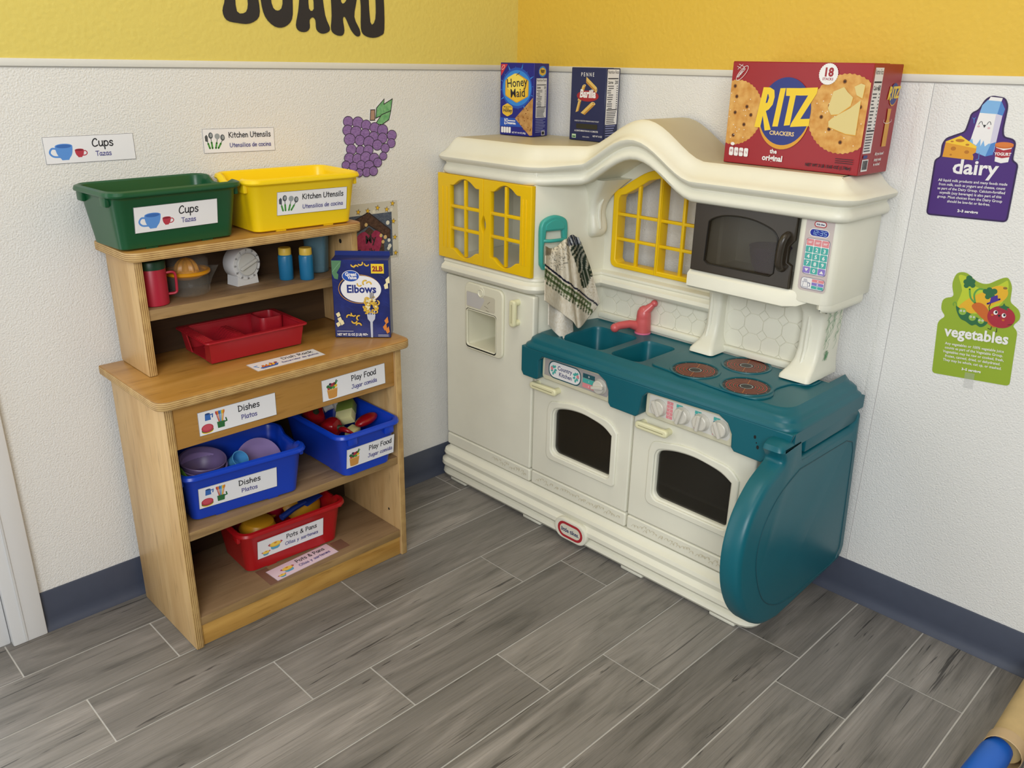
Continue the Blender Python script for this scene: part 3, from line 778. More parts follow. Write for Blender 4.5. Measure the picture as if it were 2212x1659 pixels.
bowl('toy_pot', 'crimson toy pot behind the mustard pan in the Pots and Pans bin', crim, .036, .040, (-.968, -.116, .146), radians(10), 0, 'pot')

# ================================================================== things on the hutch
# measuring pitcher with green lid
t = thing('measuring_pitcher', 'red toy pitcher with dark green lid at the left end of the upper shelf', 'pitcher', (-1.184, -.125, .7415))
pr_ = M('raspberry_plastic', '#b01c36', 0.4)
mb = MB(); mb.lathe([(.0005, .7415), (.027, .7415), (.0285, .743), (.0285, .823), (.0275, .825), (.026, .823), (.026, .746), (.0005, .745)], pr_, (-1.184, -.125, 0), n=40); mb.build('pitcher_body', t)
mb = MB(); mb.lathe([(.0292, .818), (.0295, .832), (.028, .835), (.0005, .835)], M('bottle_green_plastic', '#123c24', 0.4), (-1.184, -.125, 0), n=40); mb.build('lid', t)
mb = MB(); c0 = Vector((-1.184, -.125, 0)); d0 = Vector((.93, -.37, 0))
mb.tube([c0 + d0 * a + Vector((0, 0, z)) for a, z in [(q.x, q.y) for q in catmull([(.027, .806), (.040, .807), (.0455, .801), (.0455, .775), (.043, .763), (.027, .761)], n=5)]], .0028, pr_, 8); mb.build('handle', t)
# juicer
t = thing('toy_juicer', 'clear plastic toy juicer jug with orange-yellow reamer beside the red pitcher', 'juicer', (-1.096, -.094, .7415))
J = Vector((-1.096, -.094, 0)); clear = see_through('clear_plastic', '#d8d4c8', 0.045, 0.04, 0.8); amber = M('amber_plastic', '#d9940f', 0.35)
mb = MB(); mb.lathe([(.0005, .742), (.034, .742), (.040, .744), (.044, .760), (.046, .8005), (.0465, .801), (.0455, .801), (.0432, .762), (.039, .746), (.0005, .7445)], clear, J, n=44)
for k in range(30):
    a_ = 2 * pi * k / 30; mb.tube([J + Vector((.0435 * cos(a_), .0435 * sin(a_), .7475)), J + Vector((.0448 * cos(a_), .0448 * sin(a_), .758))], .0006, clear, 5)
mb.build('jug', t)
mb = MB(); s0 = J + Vector((.043, -.015, 0)); mb.loft([[s0 + Vector((-.003, -.012, .800)), s0 + Vector((.021, -.006, .801)), s0 + Vector((-.001, .012, .800))], [s0 + Vector((-.003, -.008, .775)), s0 + Vector((.006, -.002, .775)), s0 + Vector((-.001, .008, .775))], [s0 + Vector((-.004, -.003, .755)), s0 + Vector((-.002, -.001, .755)), s0 + Vector((-.003, .003, .755))]], clear, False, True); mb.build('spout', t)
mb = MB(); mb.lathe([(.0005, .778), (.026, .778), (.040, .786), (.0468, .7885), (.049, .791), (.049, .7945), (.047, .797), (.040, .7955), (.0385, .7925), (.027, .792), (.024, .797)], amber, J, n=44)
rings = []
for u in [k / 9 for k in range(10)]:
    z = .792 + .030 * u; r = .024 * sqrt(max(0.02, 1 - u ** 2.2))
    rings.append([J + Vector((r * (1 + .10 * cos(9 * a)) * cos(a), r * (1 + .10 * cos(9 * a)) * sin(a), z)) for a in [2 * pi * k / 54 for k in range(54)]])
mb.loft(rings, amber); mb.build('reamer', t)
mb = MB(); mb.lathe([(.046, .801), (.047, .818), (.040, .826), (.016, .829), (.011, .833), (.010, .846), (.0095, .846), (.0105, .832), (.016, .8275), (.039, .8245), (.0455, .817), (.045, .801)], clear, J, n=40); mb.build('clear_lid', t)
# timer
t = thing('kitchen_timer', 'white round dial kitchen timer standing in the middle of the upper shelf', 'timer')
tw = M('timer_white', '#d8d8d8', 0.35); tg = M('timer_face', '#c9c8c2', 0.4)
fx = (Vector((1, 0, 0)), Vector((0, 0, 1)), Vector((0, -1, 0)))
mb = MB(); mb.loft([[(-.0285, -.0195, 0), (.0285, -.0195, 0), (.0285, .0195, 0), (-.0285, .0195, 0)], [(-.0255, -.0190, .030), (.0255, -.0190, .030), (.0255, .0190, .030), (-.0255, .0190, .030)]], tw)
mb.lathe([(.0005, -.020), (.035, -.020), (.0365, -.018), (.0365, .019), (.0355, .0205), (.0005, .0205)], tw, (0, 0, .0475), fx, 48); mb.build('case', t)
mb = MB(); mb.lathe([(.0255, .0205), (.0255, .0235), (.0245, .0245), (.0005, .0245)], tg, (0, 0, .0475), fx, 40)
q = rot_frame(fr((0, -.0245, .0475), YL), radians(22)); mb.plate(rrect(-.0235, -.0032, .0235, .0032, .003), [], 0, .007, tg, q, .0012); mb.build('dial', t)
mb = MB(); a = Art(mb, fr((0, -.0206, .0475), YL))
for k in range(60):
    an = pi / 2 - 2 * pi * k / 60; r0 = .0268; r1 = .0288 if k % 5 else .0295
    a.line([(r0 * cos(an), r0 * sin(an)), (r1 * cos(an), r1 * sin(an))], .0004 if k % 5 else .0007, K_)
for k in range(12):
    an = pi / 2 - 2 * pi * k / 12 ; s = str((60 - 5 * k) % 60 if k else 0); a.text(s, .0325 * cos(an), .0325 * sin(an) - .0017, .0055, K_, .0001, 'CENTER')
mb.build('minute_marks', t)
place(t, (-.962, -.083, .7415), radians(8))
# squeeze bottles
def bottle(loc, label):
    t = thing('squeeze_bottle', label, 'bottle', group='blue toy bottles on the upper shelf')
    bm_ = M('teal_blue_bottle', '#1d6f9c', 0.35); cap = M('yellow_cap', '#d7b544', 0.45)
    mb = MB(); mb.lathe([(.0005, 0), (.0155, 0), (.0165, .0015), (.0168, .054), (.0155, .058), (.013, .060), (.0005, .060)], bm_, n=32); mb.build('bottle_body', t)
    mb = MB(); mb.lathe([(.0145, .0585), (.0148, .060), (.0145, .0735), (.0135, .075), (.0005, .0752)], cap, n=32); mb.build('cap', t)
    return place(t, loc)
bottle((-.866, -.112, .7415), 'blue toy bottle with yellow cap, left one beside the white timer')
bottle((-.829, -.142, .7415), 'blue toy bottle with yellow cap, right one in front of the measuring jug')
# measuring jug
t = thing('measuring_jug', 'blue-grey translucent measuring jug at the right end of the upper shelf', 'jug', (-.766, -.088, .7415))
jm = see_through('translucent_blue_plastic', '#6d93a2', 0.52, 0.3); J = Vector((-.766, -.088, 0))
mb = MB(); rings = []
for r, z in ((.0005, .7415), (.0245, .7415), (.0265, .743), (.031, .837), (.0318, .8385), (.0305, .839), (.0262, .746), (.0005, .7445)):
    ring = []
    for k in range(40):
        an = 2 * pi * k / 40; sp = max(0, cos(an + pi * .5)) ** 24 * .009 * max(0, (z - .79) / .05) if r > .02 else 0
        ring.append(J + Vector(((r + sp) * cos(an), (r + sp) * sin(an), z)))
    rings.append(ring)
mb.loft(rings, jm, False, False); mb.build('jug_body', t)
mb = MB(); mb.tube([J + Vector((-.002, -.0315, .832)), J + Vector((-.002, -.0310, .795)), J + Vector((-.002, -.0295, .775))], [.003, .0018, .0008], jm, 8); mb.build('spout_ridge', t)

# red dish rack
t = thing('dish_rack', 'red plastic toy dish rack tray on the hutch countertop', 'dish rack')
rm = M('red_rack_plastic', '#a51c28', 0.35)
W, D, H = .232, .165, .052
mb = MB()
def rk(w0, d0, z, r=.012, dx=0): return [(p[0] + dx, p[1], z) for p in rrect(-w0 / 2, -d0 / 2, w0 / 2, d0 / 2, r, 4)]
# floor, three walls with a rolled lip, open left side under a ribbed bar
mb.plate(rrect(-.106, -.071, .108, .071, .012), [], .002, .005, rm, fr((0, 0, 0), UP), .001)
def wall(p0, p1, q0, q1, z0=.003, z1=H):
    # p: bottom ends, q: top ends (outer face), thickness inwards
    A, B, C_, D_ = Vector(p0 + (z0,)), Vector(p1 + (z0,)), Vector(q1 + (z1,)), Vector(q0 + (z1,))
    nrm = (B - A).cross(D_ - A).normalized() * .0028
    mb.loft([[A, B, C_, D_], [A - nrm, B - nrm, C_ - nrm, D_ - nrm]], rm)
wall((-.108, -.073), (.110, -.073), (-.113, -.082), (.116, -.082))
wall((.110, .073), (-.108, .073), (.116, .082), (-.113, .082))
wall((.110, -.073), (.110, .073), (.116, -.082), (.116, .082))
wall((-.108, -.040), (-.108, -.073), (-.113, -.056), (-.113, -.082))
wall((-.108, .073), (-.108, .040), (-.113, .082), (-.113, .056))
mb.build('tray', t)
mb = MB(); mb.plate(rrect(-.1225, -.0915, .1245, .0915, .010), [rrect(-.098, -.0785, .1125, .0785, .008)], H - .001, H + .003, rm, fr((0, 0, 0), UP), .0012); mb.build('rim', t)
mb = MB()
for k in range(15): y = -.070 + .140 * k / 14; mb.tube([(-.120, y, H + .0025), (-.1, y, H + .0025)], .0011, rm, 6)
mb.build('ribbed_bar', t)
mb = MB()
for k in range(9):
    y = -.048 + .012 * k; mb.loft([[(-.078, y - .004, .004), (-.030, y - .004, .046), (-.016, y - .004, .046), (.03, y - .004, .012), (.03, y - .004, .004)], [(-.078, y + .004, .004), (-.030, y + .004, .046), (-.016, y + .004, .046), (.03, y + .004, .012), (.03, y + .004, .004)]], rm)
    mb.loft([[(-.074, y + .0035, .004), (-.030, y + .0035, .041), (-.016, y + .0035, .041), (.03, y + .0035, .008), (.03, y + .0035, .004)], [(-.074, y + .0085, .004), (-.030, y + .0085, .041), (-.016, y + .0085, .041), (.03, y + .0085, .008), (.03, y + .0085, .004)]], rm)
mb.build('plate_ridges', t)
mb = MB(); mb.plate(rrect(.052, .006, .110, .076, .014), [rrect(.055, .009, .107, .073, .012)], .004, .058, rm, fr((0, 0, 0), UP), .0008); mb.build('cup_holder', t)
t.scale = (1, .9, 1)
place(t, (-.995, -.121, .6008), radians(-1.0))

# ================================================================== play kitchen along the right wall
# K(d, s, z): d = distance from the right wall, s = distance along it from the corner
def K(d, s, z): return Vector((-d, -s, z))
cream = M('cream_plastic', '#eeecdb', 0.38, 0.45, var=0.07, vscale=5.5, bump=0.08, bscale=260, bdist=0.0006)
cream2 = M('ivory_plastic', '#e8e4bc', 0.38, 0.45)
teal = M('teal_plastic', '#075f6d', 0.36, 0.45, var=0.06, vscale=9, bump=0.1, bscale=300, bdist=0.0005)
yel = M('yellow_window_plastic', '#f2c60c', 0.34, 0.45)
gap_m = M('dark_gap', '#5b5748', 0.8)
smoke = see_through('smoked_plastic', '#2b2822', 0.74, 0.18, 0.4)
smoke2 = see_through('smoked_microwave_plastic', '#3a3122', 0.50, 0.16, 0.4)
smoke3 = M('brown_microwave_plastic', '#352e25', 0.3)
kit = thing('play_kitchen', 'cream and teal plastic toy kitchen with yellow windows along the right wall', 'toy kitchen', (-0.165, -0.575, 0))
FD = lambda d: fr((-d, 0, 0), XR)      # frame on a plane facing the room; coordinates (s, z)

def sweep(mb, path, prof, mat, r=0.02, capends=True):
    """profile (offset outward, z) swept along a plan path of (d, s) points; outward is to the right of travel for increasing s at the front"""
    P = [Vector(p) for p in path]; rings = []
    for i, p in enumerate(P):
        a = (P[i] - P[i - 1]).normalized() if i else None; b = (P[i + 1] - P[i]).normalized() if i < len(P) - 1 else None
        na = Vector((a.y, -a.x)) if a else None; nb = Vector((b.y, -b.x)) if b else None
        if na is None: n = nb
        elif nb is None: n = na
        else: n = (na + nb) / max(.2, 1 + na.dot(nb))
        rings.append([K(p.x + n.x * o, p.y + n.y * o, z) for o, z in prof])
    mb.loft(rings, mat, capends, capends); return rings
def rounded_path(pts, r, n=5):
    out = [pts[0]]
    for i in range(1, len(pts) - 1):
        p = Vector(pts[i]); a = Vector(pts[i - 1]) - p; b = Vector(pts[i + 1]) - p
        rr = min(r, a.length * .45, b.length * .45); A = p + a.normalized() * rr; B = p + b.normalized() * rr
        for k in range(n + 1): t = k / n; out.append(tuple(A * (1 - t) ** 2 + p * 2 * t * (1 - t) + B * t * t))
    out.append(pts[-1]); return out

# ---- base plinth with moulded ridges
prof = [(-.03, .003), (.006, .003), (.012, .008), (.022, .014), (.027, .022), (.025, .031), (.016, .036), (.015, .039), (.024, .043), (.031, .052), (.030, .063), (.022, .070), (.019, .074), (.021, .080), (.024, .088), (.021, .097), (.012, .102), (.007, .107), (.004, .113), (-.03, .113)]
mb = MB()
sweep(mb, rounded_path([(.03, .040), (.305, .040), (.305, 1.102), (.03, 1.102)], .018), prof, cream)
mb.prism([(-.03, -.045), (-.29, -.045), (-.29, -1.09), (-.03, -1.09)], .010, .112, cream)
for s0 in (.06, .38, .74, 1.01):
    mb.bx(K(.322, s0, 0), K(.25, s0 + .07, .012), cream, .004)
mb.bx(K(.10, 1.03, 0), K(.04, 1.10, .012), cream, .004); mb.bx(K(.10, .06, 0), K(.04, .12, .012), cream, .004)
mb.build('base', kit)
# oval emblem on the base
mb = MB(); mb.plate(rrect(.520, .014, .636, .076, .031, 8), [], .325, .3405, cream, FD(0), .004)
mb.build('emblem_boss', kit)
e_red = M('emblem_red', '#b32a35', 0.4); e_wh = M('emblem_white', '#e2ddcc', 0.4); e_nv = M('emblem_navy', '#1e2f62', 0.5)
mb = MB(); a = Art(mb, FD(.3405)); a.rr(.534, .021, .623, .068, .0235, e_red); a.rr(.542, .0285, .615, .0605, .016, e_wh)
a.text('little tikes.', .5785, .0385, .0165, e_nv, .0005, 'CENTER', .93)
mb.build('emblem', kit, label='red and white oval emblem reading little tikes')

# ---- fridge
mb = MB()
slant = [K(.295, .302, 0), K(.295, .384, 0), K(.085, .434, 0), K(.02, .434, 0), K(.02, .302, 0)]
mb.prism([(p.x, p.y) for p in slant], .113, .66, cream, .004)
mb.bx(K(.295, .040, .113), K(.02, .128, .66), cream, .003)
mb.bx(K(.295, .128, .113), K(.02, .302, .462), cream)
mb.bx(K(.295, .128, .58), K(.02, .302, .66), cream)
mb.bx(K(.195, .128, .462), K(.02, .302, .58), cream)
mb.build('fridge_cabinet', kit)
mb = MB(); mb.plate(rrect(.038, .156, .394, .656, .006), [rrect(.1345, .463, .262, .576, .006)], .293, .313, cream, FD(0), .004, 2)
mb.plate(rrect(.038, .116, .394, .1535, .006), [], .293, .313, cream, FD(0), .004, 2)
relief_m = M('beige_relief', '#d2cab0', 0.5)  # moulded relief drawn as flat, slightly darker beige marks
a = Art(mb, FD(.3131)); r_ = random.Random(5)
def relief(a, s0, s1, z0, z1, n):
    for k in range(n):
        s = s0 + (s1 - s0) * (k + r_.random()) / n; z = z0 + (z1 - z0) * (.3 + .4 * r_.random())
        a.line([(q.x, q.y) for q in catmull([(s - .006, z - .003), (s, z + .004), (s + .005, z - .002)], n=4)], .0011, relief_m); a.ell(s + .004, z + .002, .0028, .0016, relief_m, rot=r_.random() * 3)
relief(a, .24, .385, .122, .148, 16)
mb.build('fridge_door', kit)
disp = M('dispenser_ivory', '#e9e6cf', 0.38)
mb = MB()
mb.plate(rrect(.131, .455, .286, .652, .020), [rrect(.140, .468, .258, .572, .008)], .3135, .3225, disp, FD(0), .0035, 2)
mb.plate(rrect(.136, .461, .262, .577, .010), [rrect(.139, .4665, .2585, .5725, .007)], .200, .3225, disp, FD(0))
mb.bx(K(.2005, .139, .467), K(.1965, .259, .572), disp)
mb.plate(ellipse(.199, .632, .016, .018), [], .3135, .3235, disp, FD(0), .003); mb.lathe([(.008, 0), (.010, .002), (.011, .0005)], disp, K(.3235, .199, .630), XR, 20)
a = Art(mb, FD(.3229)); st = M('torn_sticker', '#c9c6c4', 0.4); a.rr(.139, .582, .256, .626, .006, M('sticker_residue', '#cfcab5', 0.5)); a.poly([(.140, .584), (.140, .625), (.20, .625), (.214, .612), (.207, .600), (.195, .583)], st)
for p in ([(.226, .604), (.236, .612)], [(.214, .596), (.228, .592)], [(.22, .585), (.232, .583)]): a.line(p, .0012, M('dark_scuff', '#6d6552', 0.7))
a.ell(.199, .629, .009, .010, disp); a.ell(.199, .629, .0045, .005, M('dispenser_hole', '#77725c', 0.7))
mb.build('ice_dispenser', kit)
def handle(mb, s0, s1, z0, z1, d0, vertical):
    # rounded grab bar on two posts, with a groove along its face
    if vertical: mb.plate(rrect(s0, z0, s1, z1, .009), [], d0 + .014, d0 + .026, cream2, FD(0), .004, 2)
    else: mb.plate(rrect(s0, z0, s1, z1, .009), [], d0 + .014, d0 + .026, cream2, FD(0), .004, 2)
    c = ((s0 + s1) / 2, (z0 + z1) / 2)
    ends = ((c[0], z0 + .009), (c[0], z1 - .009)) if vertical else ((s0 + .010, c[1]), (s1 - .010, c[1]))
    for e in ends: mb.lathe([(.0085, d0 + .0), (.0085, d0 + .016)], cream2, K(0, e[0], e[1]), XR, 16)
    a = Art(mb, FD(d0 + .0261)); g = M('handle_groove', '#a9a47c', 0.5)
    if vertical: a.line([(c[0], z0 + .012), (c[0], z1 - .012)], .0022, g)
    else: a.line([(s0 + .012, c[1]), (s1 - .012, c[1])], .0022, g)
mb = MB(); handle(mb, .326, .347, .566, .640, .313, True); mb.build('fridge_handle', kit)

# ---- ledge moulding between the lower and the upper cabinets
prof = [(-.02, .658), (.004, .658), (.016, .660), (.027, .666), (.031, .675), (.028, .684), (.020, .689), (.017, .692), (.020, .696), (.019, .701), (.010, .705), (-.02, .705)]
mb = MB(); sweep(mb, rounded_path([(.298, .036), (.298, .378), (.085, .428), (.085, .80)], .022), prof, cream)
mb.prism([(p.x, p.y) for p in (K(.30, .035, 0), K(.30, .382, 0), K(.08, .43, 0), K(.02, .43, 0), K(.02, .035, 0))], .6585, .7045, cream); mb.build('ledge', kit)

# ---- upper cabinet, open box with two yellow doors
mb = MB()
mb.bx(K(.303, .017, .703), K(.02, .034, .945), cream, .003)
mb.prism([(p.x, p.y) for p in (K(.304, .366, 0), K(.304, .382, 0), K(.085, .434, 0), K(.062, .434, 0), K(.062, .42, 0))], .697, 1.0, cream, .003)
mb.bx(K(.04, .012, .697), K(.02, .43, .95), cream)
mb.bx(K(.29, .012, .930), K(.04, .36, .945), cream)
mb.build('upper_cabinet', kit)
def yellow_door(s0, s1, left):
    # outer stile wide with a groove pair, inner stile slim; arched top and waved bottom opening
    a0, a1 = (s0 + .053, s1 - .018) if left else (s0 + .027, s1 - .041)
    za, zb = .732, .929; m_ = (a0 + a1) / 2; w = a1 - a0
    top = [(a1, zb - .018), (a1 - w * .12, zb - .017), (a1 - w * .3, zb - .004), (m_, zb + .002), (a0 + w * .3, zb - .004), (a0 + w * .12, zb - .017), (a0, zb - .018)]
    bot = [(a0, za + .004), (a0 + w * .12, za + .003), (a0 + w * .3, za - .010), (m_, za - .016), (a1 - w * .3, za - .010), (a1 - w * .12, za + .003), (a1, za + .004)]
    hole = [tuple(q) for q in catmull(top, n=4)] + [tuple(q) for q in catmull(bot, n=4)]
    out = None
    # half of the lens-shaped finger hole between the doors
    e = s1 if left else s0; sg = -1 if left else 1
    lens = [(e, .795)] + [(e + sg * .0085 * sin(pi * k / 8), .795 + .050 * k / 8) for k in range(1, 8)] + [(e, .845)]
    if left: pts = [(s1, .940), (s0, .940), (s0, .7055), (s1, .7055)] + lens
    else: pts = [(s1, .940), (s0, .940)] + list(reversed(lens)) + [(s0, .7055), (s1, .7055)]
    t = MB(); t.plate(pts, [hole], .306, .321, yel, FD(0), .0022)
    t.bx(K(.319, m_ - .0042, za - .014), K(.309, m_ + .0042, zb), yel, .0018)
    for k in (1, 2):
        z = za + (zb - za - .014) * k / 3; t.bx(K(.3186, a0 - .002, z - .0045), K(.3093, a1 + .002, z + .0045), yel, .0018)
    gx = (s0 + .021, s0 + .038) if left else (s1 - .018, s1 - .030)
    for g in gx: t.bx(K(.3228, g - .002, .735), K(.320, g + .002, .905), yel, .0012)
    return t.build('cabinet_door', kit)
yellow_door(.017, .2045, True); yellow_door(.2055, .384, False)

# ---- cornice with the arch over the sink, and the roof behind it
def arch(s):
    t = (s - .435) / (.785 - .435)
    return 0 if t <= 0 or t >= 1 else .078 * (.5 - .5 * cos(2 * pi * t)) ** .85
path = rounded_path([(.012, .040), (.300, .040), (.300, .362), (.192, .452), (.192, .50)], .028)
path += [(.192, .50 + .02 * k) for k in range(1, 31)]
path = path[:-1] + rounded_path([(.192, 1.09), (.192, 1.122), (.012, 1.122)], .022)
prof = [(.0, .942), (.014, .939), (.022, .943), (.025, .951), (.021, .960), (.016, .966), (.017, .971), (.026, .975), (.034, .980), (.036, .987), (.031, .993), (.023, .997), (.014, 1.005), (.006, 1.015), (-.001, 1.024), (-.007, 1.030), (-.013, 1.034), (-.017, 1.0355)]
P = [Vector(p) for p in path]; rings = []
for i, p in enumerate(P):
    a_ = (P[i] - P[i - 1]).normalized() if i else None; b_ = (P[i + 1] - P[i]).normalized() if i < len(P) - 1 else None
    na = Vector((a_.y, -a_.x)) if a_ else None; nb = Vector((b_.y, -b_.x)) if b_ else None
    n = nb if na is None else na if nb is None else (na + nb) / max(.2, 1 + na.dot(nb))
    ring = []
    for o, z in prof:
        d, s = p.x + n.x * o, p.y + n.y * o
        if i in (0, len(P) - 1): d = .012
        drop = .009 * min(1, max(0, (s - .4) / .35)) * min(1, max(0, (z - .99) / .03))
        ring.append(K(max(d, .012), max(s, .006), z + arch(s) - drop))
    e = ring[-1]; f = ring[0]
    ring.append(K(.012, -e.y, e.z))        # roof back edge at the wall
    ring.insert(0, K(.05 if 3 < i < len(P) - 7 else .012, -f.y, f.z))                                   # soffit
    rings.append(ring)
mb = MB(); roofm = M('yellowed_shaded_cream_plastic', '#cabf9e', 0.42, 0.4, var=0.14, vscale=4, bump=0.08, bscale=260, bdist=0.0006)  # yellowed roof plastic, its colour also darkened to offset bright top light
mb.loft([r[:-1] for r in rings], cream, True, True, closed=False)
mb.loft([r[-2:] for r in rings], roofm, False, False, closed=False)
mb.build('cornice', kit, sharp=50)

# ---- recess: back panel with the window hole
def win_outline(m_, hw, z0, z1, zk, zt):
    top = [(m_ + hw, zk - .010), (m_ + hw - .006, zk), (m_ + hw - .022, zk + .003), (m_ + hw * .62, zk + .026), (m_ + hw * .3, zt - .008), (m_, zt), (m_ - hw * .3, zt - .008), (m_ - hw * .62, zk + .026), (m_ - hw + .022, zk + .003), (m_ - hw + .006, zk), (m_ - hw, zk - .010)]
    return [tuple(q) for q in catmull(top, n=4)] + [tuple(q) for q in catmull([(m_ - hw, z0 + .016), (m_ - hw + .005, z0 + .005), (m_ - hw + .016, z0)], n=3)] + [tuple(q) for q in catmull([(m_ + hw - .016, z0), (m_ + hw - .005, z0 + .005), (m_ + hw, z0 + .016)], n=3)]
WM, WH = .616, .150
mb = MB()
outl = [(.425, .560), (.80, .560), (.80, .95), (.786, .95)] + [(.785 - .35 * k / 20, .95 + arch(.785 - .35 * k / 20)) for k in range(1, 20)] + [(.435, .95), (.425, .95)]
mb.plate(outl, [win_outline(WM, WH - .004, .724, .93, .922, .982)], .055, .085, cream, FD(0))
mb.bx(K(.085, .79, .560), K(.055, 1.082, .76), cream)
mb.build('back_panel', kit)
fw = win_outline(WM, WH, .720, .93, .926, .986)
def half_hole(sgn):
    c = WM + sgn * .0045; hw = WH - .017
    pts = [(c, .733), (WM + sgn * (hw - .008), .733), (WM + sgn * hw, .741), (WM + sgn * hw, .902)]
    pts += [(WM + sgn * (hw - .006), .911), (WM + sgn * (hw - .022), .915), (WM + sgn * hw * .60, .932), (WM + sgn * hw * .3, .957), (c, .966)]
    return pts
mb = MB(); mb.plate(fw, [half_hole(-1), half_hole(1)], .062, .0975, yel, FD(0), .003, 2)
mb.bx(K(.1005, WM - .0035, .722), K(.096, WM + .0035, .975), yel, .002)
for sgn in (-1, 1):
    c = WM + sgn * .070; mb.bx(K(.094, c - .0042, .728), K(.083, c + .0042, .948), yel, .002)
    for z in (.797, .862): mb.bx(K(.0936, min(WM, WM + sgn * .136), z - .0042), K(.0833, max(WM, WM + sgn * .136), z + .0042), yel, .002)
mb.build('window_frame', kit)

# ---- tiled backsplash: octagon tiles and small diamonds in relief
mb = MB()
def clip(poly, s0, s1, z0, z1):
    def half(P, f):
        o = []
        for i in range(len(P)):
            a_, b_ = P[i - 1], P[i]; fa, fb = f(a_), f(b_)
            if (fa >= 0) != (fb >= 0):
                t = fa / (fa - fb); o.append((a_[0] + (b_[0] - a_[0]) * t, a_[1] + (b_[1] - a_[1]) * t))
            if fb >= 0: o.append(b_)
        return o
    for f in (lambda p: p[0] - s0, lambda p: s1 - p[0], lambda p: p[1] - z0, lambda p: z1 - p[1]):
        poly = half(poly, f)
        if len(poly) < 3: return None
    return poly
def tiles(s0, s1, z0, z1, p):
    # square grid of octagons with a small diamond at every crossing
    g = .0008; c = .29 * p
    for r in range(-1, int((z1 - z0) / p) + 2):
        for j in range(int((s1 - s0) / p) + 2):
            x0, y0 = s0 + j * p, .582 + r * p; x1, y1 = x0 + p, y0 + p
            oc = [(x0 + c, y0 + g), (x1 - c, y0 + g), (x1 - g, y0 + c), (x1 - g, y1 - c), (x1 - c, y1 - g), (x0 + c, y1 - g), (x0 + g, y1 - c), (x0 + g, y0 + c)]
            k = c - 1.6 * g; dm = [(x1, y0 - k), (x1 + k, y0), (x1, y0 + k), (x1 - k, y0)]
            for q in (clip(oc, s0, s1, z0, z1), clip(dm, s0, s1, z0, z1)):
                if q and abs(sum(q[i - 1][0] * q[i][1] - q[i][0] * q[i - 1][1] for i in range(len(q)))) / 2 > 2e-5: mb.plate(q, [], .0852, .0872, cream, FD(0), .0008)
tiles(.440, .79, .588, .660, .049)
tiles(.832, 1.045, .588, .738, .049)
mb.bx(K(.098, .436, .571), K(.085, .80, .588), cream, .004); mb.bx(K(.098, .83, .571), K(.085, 1.05, .588), cream, .004)
mb.build('backsplash', kit)

# ---- corbel under the arch
mb = MB(); rings = []
cz_ = catmull([(.955, .085, .050), (.935, .062, .040), (.914, .040, .032), (.893, .024, .028), (.874, .017, .025), (.855, .016, .025), (.838, .021, .026), (.822, .024, .026), (.809, .021, .024), (.800, .012, .020), (.796, .001, .014)], n=3)
for q_ in cz_:
    z, o, h = q_; o = max(o, .001)
    c = .118; e = Vector((-.22, .05)).normalized(); nn = Vector((.05, .22)).normalized()
    base = Vector((c, .385 + (.305 - c) * .05 / .22))
    sec = rrect(-h, -.012, h, o, min(.012, o * .5 + .004, h * .8), 5)
    rings.append([K(base.x + e.x * q[0] + nn.x * q[1], base.y + e.y * q[0] + nn.y * q[1], z) for q in sec])
mb.loft(rings, cream)
mb.tube([K(.118 + .05 * .2 + .0, .385 + (.305 - .118) * .05 / .22 + o + .0015, z) for z, o in ((.900, .029), (.885, .0195), (.868, .016), (.852, .0165), (.836, .021), (.822, .0235))], [.002, .005, .006, .006, .005, .002], cream, 8)
mb.build('corbel', kit)

# ---- towel ring
tq = M('turquoise_plastic', '#3fa79d', 0.33)
e = Vector((-(-.22), -.05, 0)).normalized()      # world direction towards the back wall along the slanted side
slO = K(.305, .386, 0); slU = (K(.085, .436, 0) - K(.305, .386, 0)).normalized(); slN = Vector((-.05 / .2256, -.22 / .2256, 0))
SLF = (slO, slU, Vector((0, 0, 1)), slN)
mb = MB()
o_ = [tuple(q) for q in catmull([(.008, .74), (.006, .79), (.006, .838), (.018, .857), (.049, .866), (.080, .857), (.090, .838), (.090, .79), (.088, .74)], n=4)] + [(.080, .727), (.049, .722), (.016, .727)]
h_ = [(.024, .826), (.074, .826), (.076, .806), (.080, .790), (.080, .742), (.049, .736), (.018, .742), (.018, .79), (.022, .806)]
mb.plate(o_, [h_], .001, .016, tq, SLF, .005, 2)
inner = [tuple(q) for q in catmull([(.020, .830), (.022, .845), (.049, .856), (.076, .845), (.078, .830)], n=4)]
mb.plate(inner, [], .014, .0175, tq, SLF, .002)
mb.tube([slO + slU * s + Vector((0, 0, .803)) + slN * o for s, o in ((.016, .012), (.030, .022), (.070, .022), (.084, .012))], .0045, tq, 10)
mb.build('towel_ring', kit)

# ---- microwave housing
mb = MB()
mb.bx(K(.10, .787, .757), K(.004, .803, .96), cream, .003)
mb.bx(K(.188, .787, .757), K(.10, .795, .96), cream, .003)
mb.bx(K(.03, .787, .757), K(.02, 1.12, .96), cream)
lip = [(.205, .748), (.205, .776), (.195, .784), (.03, .784), (.03, .770), (.06, .752), (.10, .741), (.17, .739), (.195, .742)]
mb.loft([[K(d, s, z) for d, z in lip] for s in (.784, 1.030)] + [[K(min(d, .1965) if d > .19 else d, 1.058, max(z, .752)) for d, z in lip], [K(min(d, .192), 1.078, max(z, .762)) for d, z in lip]], cream)
